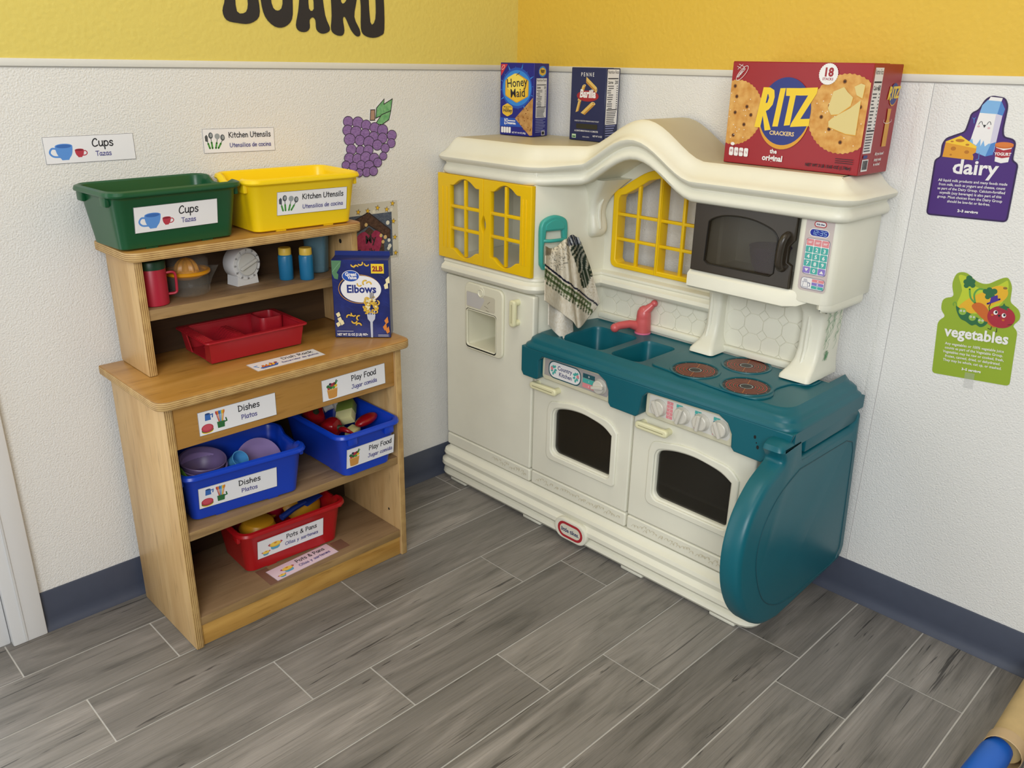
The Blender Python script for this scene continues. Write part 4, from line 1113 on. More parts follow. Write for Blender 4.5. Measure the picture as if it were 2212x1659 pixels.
# right block: keypad face, chamfered front corner, notch over the pillar
blk = [(.003, 1.040), (.192, 1.040), (.197, 1.048), (.197, 1.112), (.190, 1.123), (.176, 1.130), (.003, 1.130)]
mb.prism([(-d, -s) for d, s in blk], .763, .955, cream, .004)
low = [(.03, 1.100), (.188, 1.100), (.1955, 1.108), (.1955, 1.1115), (.189, 1.1222), (.1755, 1.1292), (.03, 1.1292)]
mb.loft([[K(d, s, .766) for d, s in low], [K(d if d < .1 else d - .001, s, .754) for d, s in low], [K(d if d < .1 else d - .006, s + (.006 if s < 1.1085 else -.001), .748) for d, s in low], [K(d if d < .1 else d - .016, s + (.011 if s < 1.1085 else -.003), .745) for d, s in low]], cream)
mb.build('microwave_housing', kit)
# door with its window line and handle
mb = MB()
gl = [(.823, .812), (.833, .806), (.990, .806), (.999, .814), (.999, .890)] + [tuple(q) for q in catmull([(.999, .890), (.985, .905), (.945, .918), (.905, .922), (.865, .919), (.838, .910), (.827, .902)], n=5)][1:] 
mb.plate([(.788, .786), (1.037, .786), (1.037, .836), (1.026, .842), (1.026, .876), (1.037, .890), (1.037, .946), (.788, .946)], [gl], .190, .202, smoke3, FD(0), .002)
dr = mb.build('microwave_door', kit)
mb = MB(); mb.plate([(p[0], p[1]) for p in gl], [], .192, .1955, smoke2, FD(0)); mb.build('door_glass', dr, label='smoked see-through pane')
mb = MB(); mb.tube([K(.2022, p[0], p[1]) for p in gl], .0012, M('black_line', '#14110d', 0.5), 6, closed=True); mb.build('door_seal', dr, label='black outline')
mb = MB(); mb.tube([K(d, s, z) for d, s, z in [(q.x, q.y, q.z) for q in catmull([(.202, 1.021, .900), (.212, 1.020, .896), (.217, 1.018, .885), (.218, 1.016, .862), (.217, 1.016, .842), (.212, 1.017, .832), (.202, 1.018, .828)], n=4)]], .0082, smoke3, 12); mb.build('handle', dr)
# keypad sticker
kp = M('keypad_mauve', '#c9bcb9', 0.4); k_w = M('print_white', '#eceaea', 0.4); k_b = M('print_key_navy', '#2a3a72', 0.5); k_t = M('print_key_teal', '#4aada6', 0.5); k_p = M('print_key_pink', '#dd8b91', 0.5); k_v = M('print_key_violet', '#8a7ac6', 0.5)
mb = MB(); mb.plate(rrect(1.056, .790, 1.117, .944, .008), [], .1970, .1976, kp, FD(0)); a = Art(mb, fr((-.1977, 0, -.0035), XR))
a.rr(1.0735, .928, 1.1005, .9405, .006, e_red); a.rr(1.0755, .9298, 1.0985, .9388, .0045, k_w); a.text('little tikes', 1.087, .9325, .0052, e_nv, .0002, 'CENTER', .85)
a.rr(1.0655, .9085, 1.1085, .9245, .0078, k_w); a.rr(1.067, .9098, 1.107, .9232, .0066, M('display_blue', '#10269a', 0.4))
lcd = M('display_digits', '#a9d3f0', 0.5)
def seg7(a, ch, x, y, w, h, lw):
    S_ = {'1': 'bc', '2': 'abged', '3': 'abgcd', '5': 'afgcd'}[ch]
    L_ = dict(a=((x, y + h), (x + w, y + h)), b=((x + w, y + h), (x + w, y + h / 2)), c=((x + w, y + h / 2), (x + w, y)), d=((x, y), (x + w, y)), e=((x, y), (x, y + h / 2)), f=((x, y + h / 2), (x, y + h)), g=((x, y + h / 2), (x + w, y + h / 2)))
    for q in S_: a.line([(p[0] + (p[1] - y) * .15, p[1]) for p in L_[q]], lw, lcd)
for ch, x in (('1', 1.0695), ('2', 1.0775), ('3', 1.0885), ('5', 1.097)): seg7(a, ch, x, .9125, .0052, .0082, .0009)
for z in (.9145, .9185): a.ell(1.0862, z, .0007, .0007, lcd)
a.rr(1.061, .829, 1.1135, .9045, .007, k_b); a.rr(1.0617, .8297, 1.1128, .9038, .0065, k_w)
keys = [['100°', '200°', '300°'], ['1', '2', '3'], ['4', '5', '6'], ['7', '8', '9'], ['v', '0', '^']]
for r in range(5):
    for c in range(3):
        x0 = 1.0627 + c * .0167; z1 = .9025 - r * .0145; t = keys[r][c]; col = k_p if r == 0 else k_v if t in 'v^' else k_t
        a.rr(x0, z1 - .0132, x0 + .0156, z1, .0018, col); cx = x0 + .0078
        if r == 0: a.text(t, cx, z1 - .0085, .0056, k_w, .0001, 'CENTER', .95)
        elif t == 'v': a.poly([(cx - .0045, z1 - .0035), (cx + .0045, z1 - .0035), (cx, z1 - .0100)], k_w)
        elif t == '^': a.poly([(cx - .0045, z1 - .0100), (cx + .0045, z1 - .0100), (cx, z1 - .0035)], k_w)
        else: a.text(t, cx, z1 - .0104, .0108, k_w, .0003, 'CENTER', 1.1)
a.rr(1.0625, .7985, 1.1145, .8225, .0065, k_b); a.rr(1.0632, .7992, 1.1138, .8218, .006, k_w)
for k, (ch, col) in enumerate((('A', k_p), ('B', k_v), ('C', k_t))):
    z1 = .8208 - k * .0070; a.rr(1.0865, z1 - .0062, 1.1128, z1, .001, col); a.text(ch, 1.0995, z1 - .0050, .0055, k_w, .0001, 'CENTER')
a.line([(1.0665, .8125), (1.0682, .8095), (1.0668, .8015), (1.0790, .8015), (1.0778, .8095), (1.0785, .8125)], .0007, k_b, True)
a.line([(1.0782, .811), (1.0825, .8115), (1.083, .807), (1.082, .8035)], .0012, k_b)
for dx in (.0695, .0722, .0749): a.line([(q.x, q.y) for q in catmull([(1 + dx, .8135), (1 + dx + .001, .815), (1 + dx - .0008, .817), (1 + dx + .0006, .819)], n=3)], .0007, k_b)
mb.build('keypad', kit, label='mauve keypad sticker with clock reading 12:35')

# ---- pillars carrying the microwave
green_c = M('green_crayon', '#5a9a68', 0.7)
def pillar(s0, s1, wall_side, dmax):
    mb = MB(); rings = []
    for z, fl, dd in ((.5725, .016, .044), (.580, .015, .043), (.588, .010, .036), (.600, .004, .022), (.615, .001, .010), (.64, 0, .003), (.69, 0, 0), (.72, .001, .004), (.735, .004, .012), (.752, .010, .030)):
        x0, x1 = s0 - fl, s1 + fl * (0.3 if wall_side else 1); sec = rrect(x0, .02, x1, dmax + dd, .010, 4)
        rings.append([K(q[1], q[0], z) for q in sec])
    mb.loft(rings, cream)
    # raised rib on the front face
    mb.tube([K(dmax + o, (s0 + s1) / 2 - .006, z) for o, z in ((.018, .596), (.008, .612), (.0015, .635), (-.0005, .69), (.002, .715))], [.003, .006, .0065, .0065, .003], cream, 8)
    return mb
pillar(.790, .826, False, .112).build('pillar', kit)
mb = pillar(1.036, 1.090, True, .118)
r_ = random.Random(11); a = Art(mb, (Vector((0, -1.0916, 0)), Vector((1, 0, 0)), Vector((0, 0, 1)), Vector((0, -1, 0))))
for k in range(30):
    x = -.112 + r_.random() * .07; z = .612 + r_.random() * .12; dx = .004 + r_.random() * .014; dz = .015 + r_.random() * .035
    pts = [(x, z), (x + dx, z + dz * .5), (x + dx * .4, z + dz), (x + dx * 1.5, z + dz * 1.25)]
    a.line([(min(max(q.x, -.112), -.03), min(q.y, .742)) for q in catmull(pts, n=4)], .0008, green_c)
for k in range(10): x = -.092 + k * .0012; a.line([(x, .612 + r_.random() * .008), (x + .004, .628 + r_.random() * .008)], .0012, green_c)
mb.build('pillar', kit, label='right pillar scribbled with green crayon')

# ---- lower cabinet body (hollow) behind the two oven doors
mb = MB()
mb.bx(K(.05, .436, .113), K(.035, 1.11, .545), cream); mb.bx(K(.290, .396, .113), K(.035, .415, .545), cream)
mb.bx(K(.290, .729, .113), K(.035, .745, .545), cream); mb.bx(K(.290, 1.075, .113), K(.035, 1.09, .455), cream)
mb.bx(K(.289, .415, .113), K(.05, 1.09, .125), cream)
mb.bx(K(.31, .396, .43), K(.292, 1.115, .545), cream)
mb.build('lower_cabinet', kit)
def oven(s0, s1, name, c, hw, pk, shelf):
    z0, z1 = .237, .353
    def opening(g):
        a_ = [(c + hw + g, z1 + g * .6), (c + hw * .72 + g, z1 + (pk - z1) * .55 + g), (c + hw * .36, pk - .004 + g), (c, pk + g), (c - hw * .4, pk - .002 + g), (c - hw * .74, pk - .009 + g), (c - hw * .93 - g * .8, pk - .018 + g), (c - hw - g, z1 - .004 + g * .4)]
        return [tuple(q) for q in catmull(a_, n=4)] + [(c - hw - g + .018 * (1 - cos(t)), z0 - g + .018 * (1 - sin(t))) for t in [pi / 2 * (1 - 0) * k / 5 for k in range(6)]] + [(c + hw + g - .012 * (1 - sin(t)), z0 - g + .012 * (1 - cos(t))) for t in [pi / 2 * k / 5 for k in range(6)]]
    mb = MB(); mb.plate(rrect(s0, .158, s1, .530, .005), [opening(.0)], .290, .312, cream, FD(0), .004, 2)
    mb.plate(opening(.022), [opening(.004)], .309, .3175, cream, FD(0), .0035, 2)
    mb.plate(rrect(s0, .1165, s1, .1555, .006), [], .290, .312, cream, FD(0), .004, 2)
    a = Art(mb, FD(.3121)); relief(a, s0 + .02, s1 - .02, .122, .150, 30)
    d = mb.build(name, kit)
    mb = MB(); mb.plate(opening(.006), [], .296, .301, smoke, FD(0)); mb.build('window_pane', d, label='smoked dark window pane')
    if shelf: mb = MB(); mb.bx(K(.285, s0 + .012, .262), K(.06, s1 - .012, .27), cream); mb.build('oven_shelf', d)
    mb = MB(); h0 = s0 + .004 if name == 'dishwasher_door' else s0 + .017
    handle(mb, h0 + .004, h0 + .098, .413, .4325, .312, False); mb.build('handle', d)
    return d
oven(.400, .7365, 'dishwasher_door', .5765, .098, .381, False)
oven(.7415, 1.0765, 'oven_door', .9185, .102, .380, True)

# ---- teal counter with sinks, stepped edge and drop-down apron
mb = MB()
s0, s1 = .384, 1.166; AD = .346
prof = [(0, .5298), (.0005, .533), (.002, .537), (.008, .541), (.010, .545), (.012, .552), (.018, .557), (.024, .559), (.027, .563), (.034, .566)]
rings = []
def outline(i): return [K(d, s, 0) for s, d in round_poly([(s0, .096), (s0, AD), (s1, AD), (s1, .012), (.78, .012), (.78, .096)], [.001, .030, .045, .03, .001, .001])]
def inset(i):
    sx0, sx1, dm = s0 + i, s1 - i, AD - i
    return round_poly([(sx0, .094), (sx0, dm), (sx1, dm), (sx1, .012 + i), (1.112, .012), (1.112, .094)], [.001, .030, .045, .03, .001, .001], 6)
for i, z in prof: rings.append([K(q[1], q[0], z) for q in inset(i)])
mb.loft(rings, teal, False, False)
top = inset(.034)
sinkL = round_poly([(.478, .150), (.624, .150), (.624, .311), (.478, .311)], .026, 6)
sinkR = round_poly([(.648, .150), (.742, .150), (.742, .311), (.648, .311)], .024, 6)
def flat(outer, holes, z):
    tri = tessellate_polygon([[Vector((p[0], p[1], 0)) for p in outer]] + [[Vector((p[0], p[1], 0)) for p in h] for h in holes])
    allp = [p for q in [outer] + holes for p in q]
    mb.add([K(p[1], p[0], z) for p in allp], [list(t) for t in tri], teal)
flat(top, [sinkL, sinkR], .566)
for sk, dep in ((sinkL, .075), (sinkR, .06)):
    c = (sum(p[0] for p in sk) / len(sk), sum(p[1] for p in sk) / len(sk)); rr_ = []
    for sc, z in ((1, .566), (.985, .5635), (.97, .558), (.90, .566 - dep + .012), (.86, .566 - dep + .004), (.80, .566 - dep)): rr_.append([K(c[1] + (p[1] - c[1]) * sc, c[0] + (p[0] - c[0]) * sc, z) for p in sk])
    mb.loft(rr_, teal, False, True)
# raised plateau round the burners, stepped at its right end
pl = round_poly([(.765, .300), (.765, .100), (1.100, .100), (1.100, .150), (1.062, .165), (1.050, .230), (1.075, .270), (1.060, .318), (.98, .322)], [.02, .004, .01, .02, .03, .04, .04, .05, .04], 5)
mb.plate([(p[0], p[1]) for p in pl], [], .5655, .5695, teal, (Vector((0, 0, 0)), Vector((0, -1, 0)), Vector((-1, 0, 0)), Vector((0, 0, 1))), .002)
# apron in front: two control-panel openings
ap_ = [(s0, .5295), (s0, .460), (.392, .448), (.440, .448), (.446, .456), (.446, .502), (.460, .516), (.648, .521), (.672, .508), (.682, .488), (.684, .456), (.692, .447), (.768, .446), (.777, .454), (.784, .502), (.798, .516), (.99, .521), (1.014, .508), (1.026, .486), (1.028, .456), (1.036, .448), (1.102, .446), (1.112, .456), (1.122, .490), (1.134, .505), (1.160, .508), (1.1655, .5295)]
mb.plate(ap_, [], .300, AD, teal, FD(0), .003, 2)
mb.bx(K(.335, 1.140, .500), K(.012, s1 - .0005, .5297), teal); mb.bx(K(.280, 1.146, .470), K(.03, s1 - .0015, .5205), teal, .004)
mb.bx(K(.33, s0 + .001, .500), K(.10, s0 + .02, .5297), teal)
a = Art(mb, FD(AD + .0001)); dk = M('black_scuff', '#101314', 0.8)
for s, z, w in ((1.082, .499, .0030), (1.087, .487, .0014), (1.091, .478, .0032)): a.ell(s, z, w, w * 1.4, dk)
mb.build('counter', kit)
# burners
b_bk = M('burner_black', '#141416', 0.4); b_or = M('burner_orange', '#c8432a', 0.45); b_am = M('burner_amber', '#d98e3c', 0.45); b_wh = M('burner_white', '#d8d8d6', 0.45)
for d, s, z in ((.259, .866, .5696), (.142, .930, .5696), (.264, 1.003, .5696)):
    f = (K(d, s, z), Vector((0, -1, 0)), Vector((1, 0, 0)), Vector((0, 0, 1))); mb = MB()
    mb.lathe([(.059, 0), (.0585, .0016), (.0565, .002), (.0545, .0012), (.053, .0006)], teal, f[0], f[1:], 48)
    a = Art(mb, f); a.ell(0, 0, .0515, .0515, b_bk, n=48)
    for k, (r0, col) in enumerate(((.0440, b_or), (.0400, b_am), (.0360, b_or), (.0320, b_am), (.0280, b_or), (.0240, b_am), (.0200, b_or))):
        a.line(ellipse(0, 0, r0, r0, 48), .0015 if col is b_or else .0005, col, True)
    a.line(ellipse(0, 0, .0135, .0135, 32), .0012, b_wh, True); a.ell(0, 0, .0122, .0122, b_bk)
    for k in range(4):
        t = pi / 2 * k + .35; a.line([(.015 * cos(t), .015 * sin(t)), (.046 * cos(t), .046 * sin(t))], .0008, b_am if k % 2 else b_or)
    for k in range(12):
        t = 2 * pi * k / 12; a.line([(.0475 * cos(t), .0475 * sin(t)), (.0505 * cos(t), .0505 * sin(t))], .0009, b_wh)
    mb.build('burner', kit)
# control panels with knobs
pan = M('panel_ivory', '#d2ceb4', 0.4); pgrey = M('panel_grey', '#a8a2a0', 0.45); kn = M('knob_white', '#cfcbc0', 0.35)
def knob(parent, s, z, d, R, turn):
    mb = MB(); mb.lathe([(R + .002, 0), (R + .002, .002), (R, .004), (R * .95, .011), (R * .85, .0125), (.0005, .0125)], kn, K(d, s, z), XR, 32)
    f = rot_frame(fr(K(d + .0125, s, z), XR), turn); mb.plate(rrect(-R * 1.08, -R * .21, R * .97, R * .21, .002), [], -.002, .007, kn, f, .0015)
    mb.build('knob', parent)
mb = MB(); o1 = [(.452, .516), (.448, .502), (.448, .458), (.455, .451), (.674, .449), (.682, .457), (.680, .486), (.670, .508), (.648, .519), (.470, .519)]
mb.plate(round_poly(o1, .004, 3), [], .305, .331, pan, FD(0), .003, 2)
i1 = [(.458, .510), (.456, .464), (.668, .461), (.673, .470), (.670, .490), (.660, .505), (.644, .512), (.470, .512)]
a = Art(mb, FD(.3311)); a.poly(i1, pgrey); a.rr(.471, .462, .583, .510, .020, M('print_teal_dark', '#1c5560', 0.5)); a.rr(.474, .465, .580, .507, .018, k_w)
a.text('Country', .527, .4885, .0160, k_b, .0003, 'CENTER', .9); a.text('Kitchen', .530, .4725, .0160, k_b, .0003, 'CENTER', .9)
for cx, cz, m_ in ((.489, .486, 1), (.566, .486, -1)):
    for k in range(7): t = k * .9; a.ell(cx + .0065 * cos(t), cz + .011 * sin(t) * (1 if k % 2 else .7), .0045, .0032, k_t, rot=t)
    a.ell(cx - m_ * .006, cz + .002, .0045, .005, k_p)
for k, (col, ch) in enumerate(((M('print_teal_dark', '#1c5560', 0.5), 'D'), (k_t, '1'), (k_p, '2'))):
    z1 = .5045 - k * .0128; a.rect(.589, z1 - .012, .628, z1, col); a.text(ch, .609, z1 - .0085, .0065, k_w, .0001, 'CENTER')
cp = mb.build('control_panel', kit, label='left control panel reading Country Kitchen'); knob(cp, .647, .484, .331, .0178, radians(172) + .35)
mb = MB(); o2 = [(.788, .514), (.786, .500), (.786, .458), (.793, .451), (1.018, .448), (1.026, .456), (1.024, .486), (1.014, .508), (.990, .519), (.806, .517)]
mb.plate(round_poly(o2, .004, 3), [], .305, .331, pan, FD(0), .003, 2); a = Art(mb, FD(.3311))
a.poly([(.797, .508), (.796, .462), (1.010, .460), (1.016, .470), (1.013, .490), (1.002, .506), (.986, .511)], M('panel_pale', '#d9d7cf', 0.45))
for k, sx in enumerate((.846, .872, .922, .971)):
    for j in range(5):
        z1 = .506 - j * .0088; col = k_p if k == 0 else (k_t, M('print_teal_mid', '#3a86a0', 0.5), k_v, k_p, k_p)[j]; a.rr(sx, z1 - .0078, sx + .017, z1, .001, col); a.text('1234L'[j], sx + .0085, z1 - .0062, .0055, k_w, 0, 'CENTER')
cp = mb.build('control_panel', kit, label='right control panel with four white knobs')
for s, t in ((.826, 2.05), (.890, 1.30), (.941, 1.45), (.991, 2.0)): knob(cp, s, .483, .331, .0190, t + pi)

# ---- coral tap
coral = M('coral_plastic', '#cf5f60', 0.28, 0.5); pinkm = M('pink_plastic', '#d9708f', 0.35)
T = K(.112, .602, .5665); t_ = MB(); TS = 1.13
t_.lathe([(.0005, 0), (.0215, 0), (.0215, .003), (.019, .0045)], pinkm, T, UP, 32); tp = t_.build('tap_collar', kit)
mb = MB(); mb.lathe([(.018, .004), (.0182, .010), (.017, .034), (.0165, .036), (.0168, .040), (.0155, .052), (.011, .061), (.005, .065), (.0005, .066)], coral, T, UP, 36)
sp_ = [T + Vector(v) for v in ((-.006, .010, .016), (-.026, .021, .022), (-.048, .032, .020), (-.056, .036, .017))]
mb.tube(sp_, [.0125, .0095, .0092, .0094], coral, 16); mb.ball(T + Vector((-.058, .037, .0155)), (.0105, .0105, .0105), coral, 18, 12)
mb.tube([T + Vector(v) for v in ((-.002, -.001, .050), (.006, -.012, .064), (.010, -.018, .072))], [.013, .009, .006], coral, 14); mb.ball(T + Vector((.011, -.019, .073)), (.0082, .0082, .0082), coral, 16, 12)
mb.v = [tuple(T + (Vector(p) - T) * TS) for p in mb.v]; mb.build('tap', kit)

# ---- half-round teal end panel (folded-down side table)
out = [tuple(q) for q in catmull([(.385, .500), (.372, .478), (.388, .466), (.440, .440), (.492, .385), (.518, .310), (.510, .228), (.468, .152), (.405, .104), (.335, .088)], n=5)]
out += [(.10, .104), (.045, .108), (.024, .120), (.014, .142), (.013, .30), (.013, .480), (.018, .492), (.035, .492), (.045, .476), (.055, .463), (.292, .463), (.294, .508), (.305, .516), (.365, .516), (.380, .510)]
def tilt(z): return (.50 - z) * .045
def ring_at(sc, s_in):
    # shrink the outline by sc metres towards its own inside
    L_ = len(out); R_ = []
    for i in range(L_):
        a_ = Vector(out[i - 1]); p = Vector(out[i]); b_ = Vector(out[(i + 1) % L_]); t = (b_ - a_).normalized(); n = Vector((-t.y, t.x))
        q = p - n * sc * SG; R_.append(K(max(q.x, .0125), s_in + tilt(q.y), q.y))
    return R_
SG = -1 if sum(out[i - 1][0] * out[i][1] - out[i][0] * out[i - 1][1] for i in range(len(out))) > 0 else 1
mb = MB(); mb.loft([ring_at(.006, 1.1195), ring_at(.0015, 1.122), ring_at(0, 1.127), ring_at(0, 1.152), ring_at(.002, 1.159), ring_at(.007, 1.1645), ring_at(.014, 1.1665)], teal, True, True)
# shallow groove following the edge of the face
g_in = [tuple(q) for q in catmull([(.300, .440), (.385, .405), (.440, .345), (.452, .270), (.415, .180), (.350, .132), (.270, .118)], n=5)] + [(.09, .118), (.06, .124), (.045, .15), (.042, .40), (.050, .425), (.08, .437)]
mb.tube([K(p[0], 1.1664 + tilt(p[1]), p[1]) for p in g_in], .0016, M('teal_groove', '#0a4854', 0.45), 6, closed=True)
mb.build('end_panel', kit)

# ================================================================== tea towel hanging from the ring
def towel():
    W_ = ((0.930, 0.905, 0.83), (0.06, 0.075, 0.11), (0.055, 0.10, 0.035), (0.80, 0.72, 0.55), (0.02, 0.025, 0.02))
    top = [(.322, .796), (.294, .788), (.262, .800), (.238, .808), (.222, .814), (.200, .802)]
    bot = [(.319, .657), (.264, .620), (.210, .583), (.182, .558), (.136, .585), (.101, .611)]
    NU, NV = 60, 84
    tp = catmull([(q[0], q[1], 0) for q in top], n=NU // 5); bt = catmull([(q[0], q[1], 0) for q in bot], n=NU // 5)
    verts = []; cols = []; cream_ = (0.72, 0.67, 0.56)
    rn = random.Random(4); blobs = [(rn.random(), rn.random()) for k in range(40)]
    for j in range(NV + 1):
        v = j / NV
        for i in range(NU + 1):
            u = i / NU; vv = v ** .92
            # edges bulge a little: cloth falls straight at the left, spreads to the right
            d = tp[i].x * (1 - vv) + bt[i].x * vv; z = tp[i].y * (1 - vv) + bt[i].y * vv
            if u > .5: d -= .018 * sin(pi * v) * (u - .5) * 2 * (.4)
            fold = .016 * cos(2 * pi * (u * 1.75 + .12)) * (.35 + .65 * v) + .006 * cos(2 * pi * (u * 4.1 + v * .6)) * (1 - .4 * v)
            fold -= .018 * math.exp(-((u - .56) / .05) ** 2) * (.3 + .7 * v)
            ds = .030 + .020 * v + fold
            if v < .06: ds -= .012 * (1 - v / .06)
            verts.append(K(d + ds * 1.0, .438 + ds * .9, z + ds * .38))
            # printed pattern in cloth coordinates
            c = cream_
            line = .747 - .66 * (.32 - d); q = z - line          # the woven border runs slantwise once the cloth is folded
            e_ = -.20 * (u - .5) * .03
            if abs(q) < .0030: c = (.012, .014, .035)
            elif -.046 < q < -.008 and u < .84:
                p, r2 = ((d * 1.0 + z * .3) * 150) % 2 < 1, (q * 130) % 2 < 1
                c = (.045, .075, .028) if (p and r2) else (.13, .17, .075) if (p or r2) else (.68, .66, .55)
                if q < -.036 and not p: c = cream_
            else:
                if d < .226 - .0 * v and z > .69 and (d - .150) > (.79 - z) * -.12 and abs(d - (.158 + (z - .69) * .42)) < .026 + (z - .69) * .10:
                    c = (.030, .045, .032) if sin(330 * (d + z * .5) + 2.5 * sin(90 * z)) > -.35 else (.40, .39, .31)
                a_, b_ = (d - .165) / .020, (z - .690) / .026
                if a_ * a_ + b_ * b_ < 1: c = (.03, .045, .025) if sin(520 * (d - z * .4)) > -.6 else (.35, .34, .27)
                if d < .245 and z > .785: c = (.03, .035, .05) if sin(700 * (d - z * .5)) > -.2 else (.36, .38, .42)
                rr = sqrt(((d - .268) / .040) ** 2 + ((z - .764) / .040) ** 2)
                if rr < 1 and abs(sin(10 * rr + 2.5 * sin(5 * math.atan2(z - .764, d - .268)))) < .26: c = (.20, .19, .16)
                if d > .300 and z > .772: c = (.26, .23, .17)
                rr = sqrt(((d - .140) / .022) ** 2 + ((z - .655) / .022) ** 2)
                if rr < 1 and abs(sin(9 * rr)) < .18: c = (.50, .42, .28)
            cols.append(c)
    faces = [[j * (NU + 1) + i, j * (NU + 1) + i + 1, (j + 1) * (NU + 1) + i + 1, (j + 1) * (NU + 1) + i] for j in range(NV) for i in range(NU)]
    m = bpy.data.materials.new('printed_towel_cloth'); m.use_nodes = True; nt = m.node_tree; b = nt.nodes['Principled BSDF']
    at = nt.nodes.new('ShaderNodeAttribute'); at.attribute_name = 'print'
    n = nt.nodes.new('ShaderNodeTexNoise'); n.inputs['Scale'].default_value = 22; n.inputs['Detail'].default_value = 4
    r = nt.nodes.new('ShaderNodeValToRGB'); r.color_ramp.elements[0].position = .35; r.color_ramp.elements[0].color = (.78, .70, .58, 1); r.color_ramp.elements[1].position = .6; r.color_ramp.elements[1].color = (1, 1, 1, 1)
    nt.links.new(n.outputs['Fac'], r.inputs[0])
    mx = nt.nodes.new('ShaderNodeMix'); mx.data_type = 'RGBA'; mx.blend_type = 'MULTIPLY'; mx.inputs[0].default_value = .55
    nt.links.new(at.outputs['Color'], mx.inputs[6]); nt.links.new(r.outputs[0], mx.inputs[7]); nt.links.new(mx.outputs[2], b.inputs['Base Color'])
    b.inputs['Roughness'].default_value = .95; b.inputs['Specular IOR Level'].default_value = .1
    t = thing('tea_towel', 'stained cream tea towel with leaf print and green checked border on the turquoise ring', 'towel', (-.26, -.44, .80))
    def cloth(vs, fs, cs, name):
        # a thin solid sheet: front and back skins with a rim
        me = bpy.data.meshes.new(name); L = t.location
        me.from_pydata([v - L for v in vs], [], fs); me.materials.append(m)
        ca = me.color_attributes.new('print', 'FLOAT_COLOR', 'POINT')
        for k, c in enumerate(cs): ca.data[k].color = (*c, 1)
        for p in me.polygons: p.use_smooth = True
        o = bpy.data.objects.new(name, me); COL.objects.link(o); o.parent = t
        sm = o.modifiers.new('thickness', 'SOLIDIFY'); sm.thickness = .0016
        return o
    cloth(verts, faces, cols, 'printed_front')
    # plain inner layer showing below the front, with a torn corner
    lt = [(.306, .70), (.285, .70), (.262, .70), (.240, .70), (.220, .70)]; lb = [(.303, .590), (.284, .572), (.262, .553), (.235, .535), (.203, .545)]
    vs, cs = [], []; NU2, NV2 = 24, 30
    a_ = catmull([(q[0], q[1], 0) for q in lt], n=6); c_ = catmull([(q[0], q[1], 0) for q in lb], n=6)
    for j in range(NV2 + 1):
        v = j / NV2
        for i in range(NU2 + 1):
            u = i / NU2; d = a_[i].x * (1 - v) + c_[i].x * v; z = a_[i].y * (1 - v) + c_[i].y * v
            if v > .9: z += .004 * sin(u * 40) * (v - .9) * 10 * (u > .55)
            ds = .010 + .030 * v + .006 * cos(2 * pi * u * 1.3 + .5)
            vs.append(K(d + ds, .438 + ds * .9, z + ds * .38)); cs.append((.78, .75, .68))
    fs = [[j * (NU2 + 1) + i, j * (NU2 + 1) + i + 1, (j + 1) * (NU2 + 1) + i + 1, (j + 1) * (NU2 + 1) + i] for j in range(NV2) for i in range(NU2)]
    o = cloth(vs, fs, cs, 'plain_back'); o['label'] = 'plain pale inner layer with a torn corner'
towel()

# ================================================================== food boxes
def carton(name, label, w, d, h, mat, front=None, side=None, cat='box', side_mat=None):
    """box standing on its base: front faces -y, right side faces +x; local origin at the front left bottom corner"""
    t = thing(name, label, cat); mb = MB()
    mb.bx((0, 0, 0), (w, d, h), mat, .0012, 1, (lambda n: side_mat if n.x > .9 else None) if side_mat else None)
    if front: front(Art(mb, fr((0, 0, 0), YL)), w, h)
    if side: side(Art(mb, (Vector((w, 0, 0)), Vector((0, 1, 0)), Vector((0, 0, 1)), Vector((1, 0, 0)))), d, h)
    mb.build('carton', t)
    mb = MB(); mb.bx((.001, .001, h - .0004), (w - .001, d * .52, h + .0006), mat); mb.build('top_flap', t)
    return t
WHT = M('print_white', '#eceaea', 0.4); GREYT = M('print_small_text_grey', '#55555c', 0.6)
def nutrition(a, x0, x1, z0, z1, big):
    a.rect(x0, z0, x1, z1, WHT); w = x1 - x0; h = z1 - z0
    a.text('Nutrition Facts', (x0 + x1) / 2, z1 - h * .075, h * .082, K_, h * .0012, 'CENTER', min(1, w / (h * .55)))
    a.rect(x0 + w * .05, z1 - h * .175, x1 - w * .05, z1 - h * .155, K_); a.text('Calories', x0 + w * .06, z1 - h * .255, h * .07, K_, .0003, xs=.7); a.text(big, x1 - w * .06, z1 - h * .262, h * .09, K_, .0003, 'RIGHT', .75)
    z = z1 - h * .30
    r_ = random.Random(2)
    for k in range(11):
        a.line([(x0 + w * (.06 + .08 * (k % 3 == 1)), z), (x0 + w * (.35 + .25 * r_.random()), z)], h * .016, GREYT, cap=False); a.line([(x1 - w * .16, z), (x1 - w * .06, z)], h * .016, K_, cap=False); z -= h * .040
    a.rect(x0 + w * .05, z + h * .002, x1 - w * .05, z + h * .020, K_); z -= h * .03
    while z > z0 + h * .03: a.line([(x0 + w * .06, z), (x1 - w * (.08 + .2 * r_.random()), z)], h * .014, GREYT, cap=False); z -= h * .033
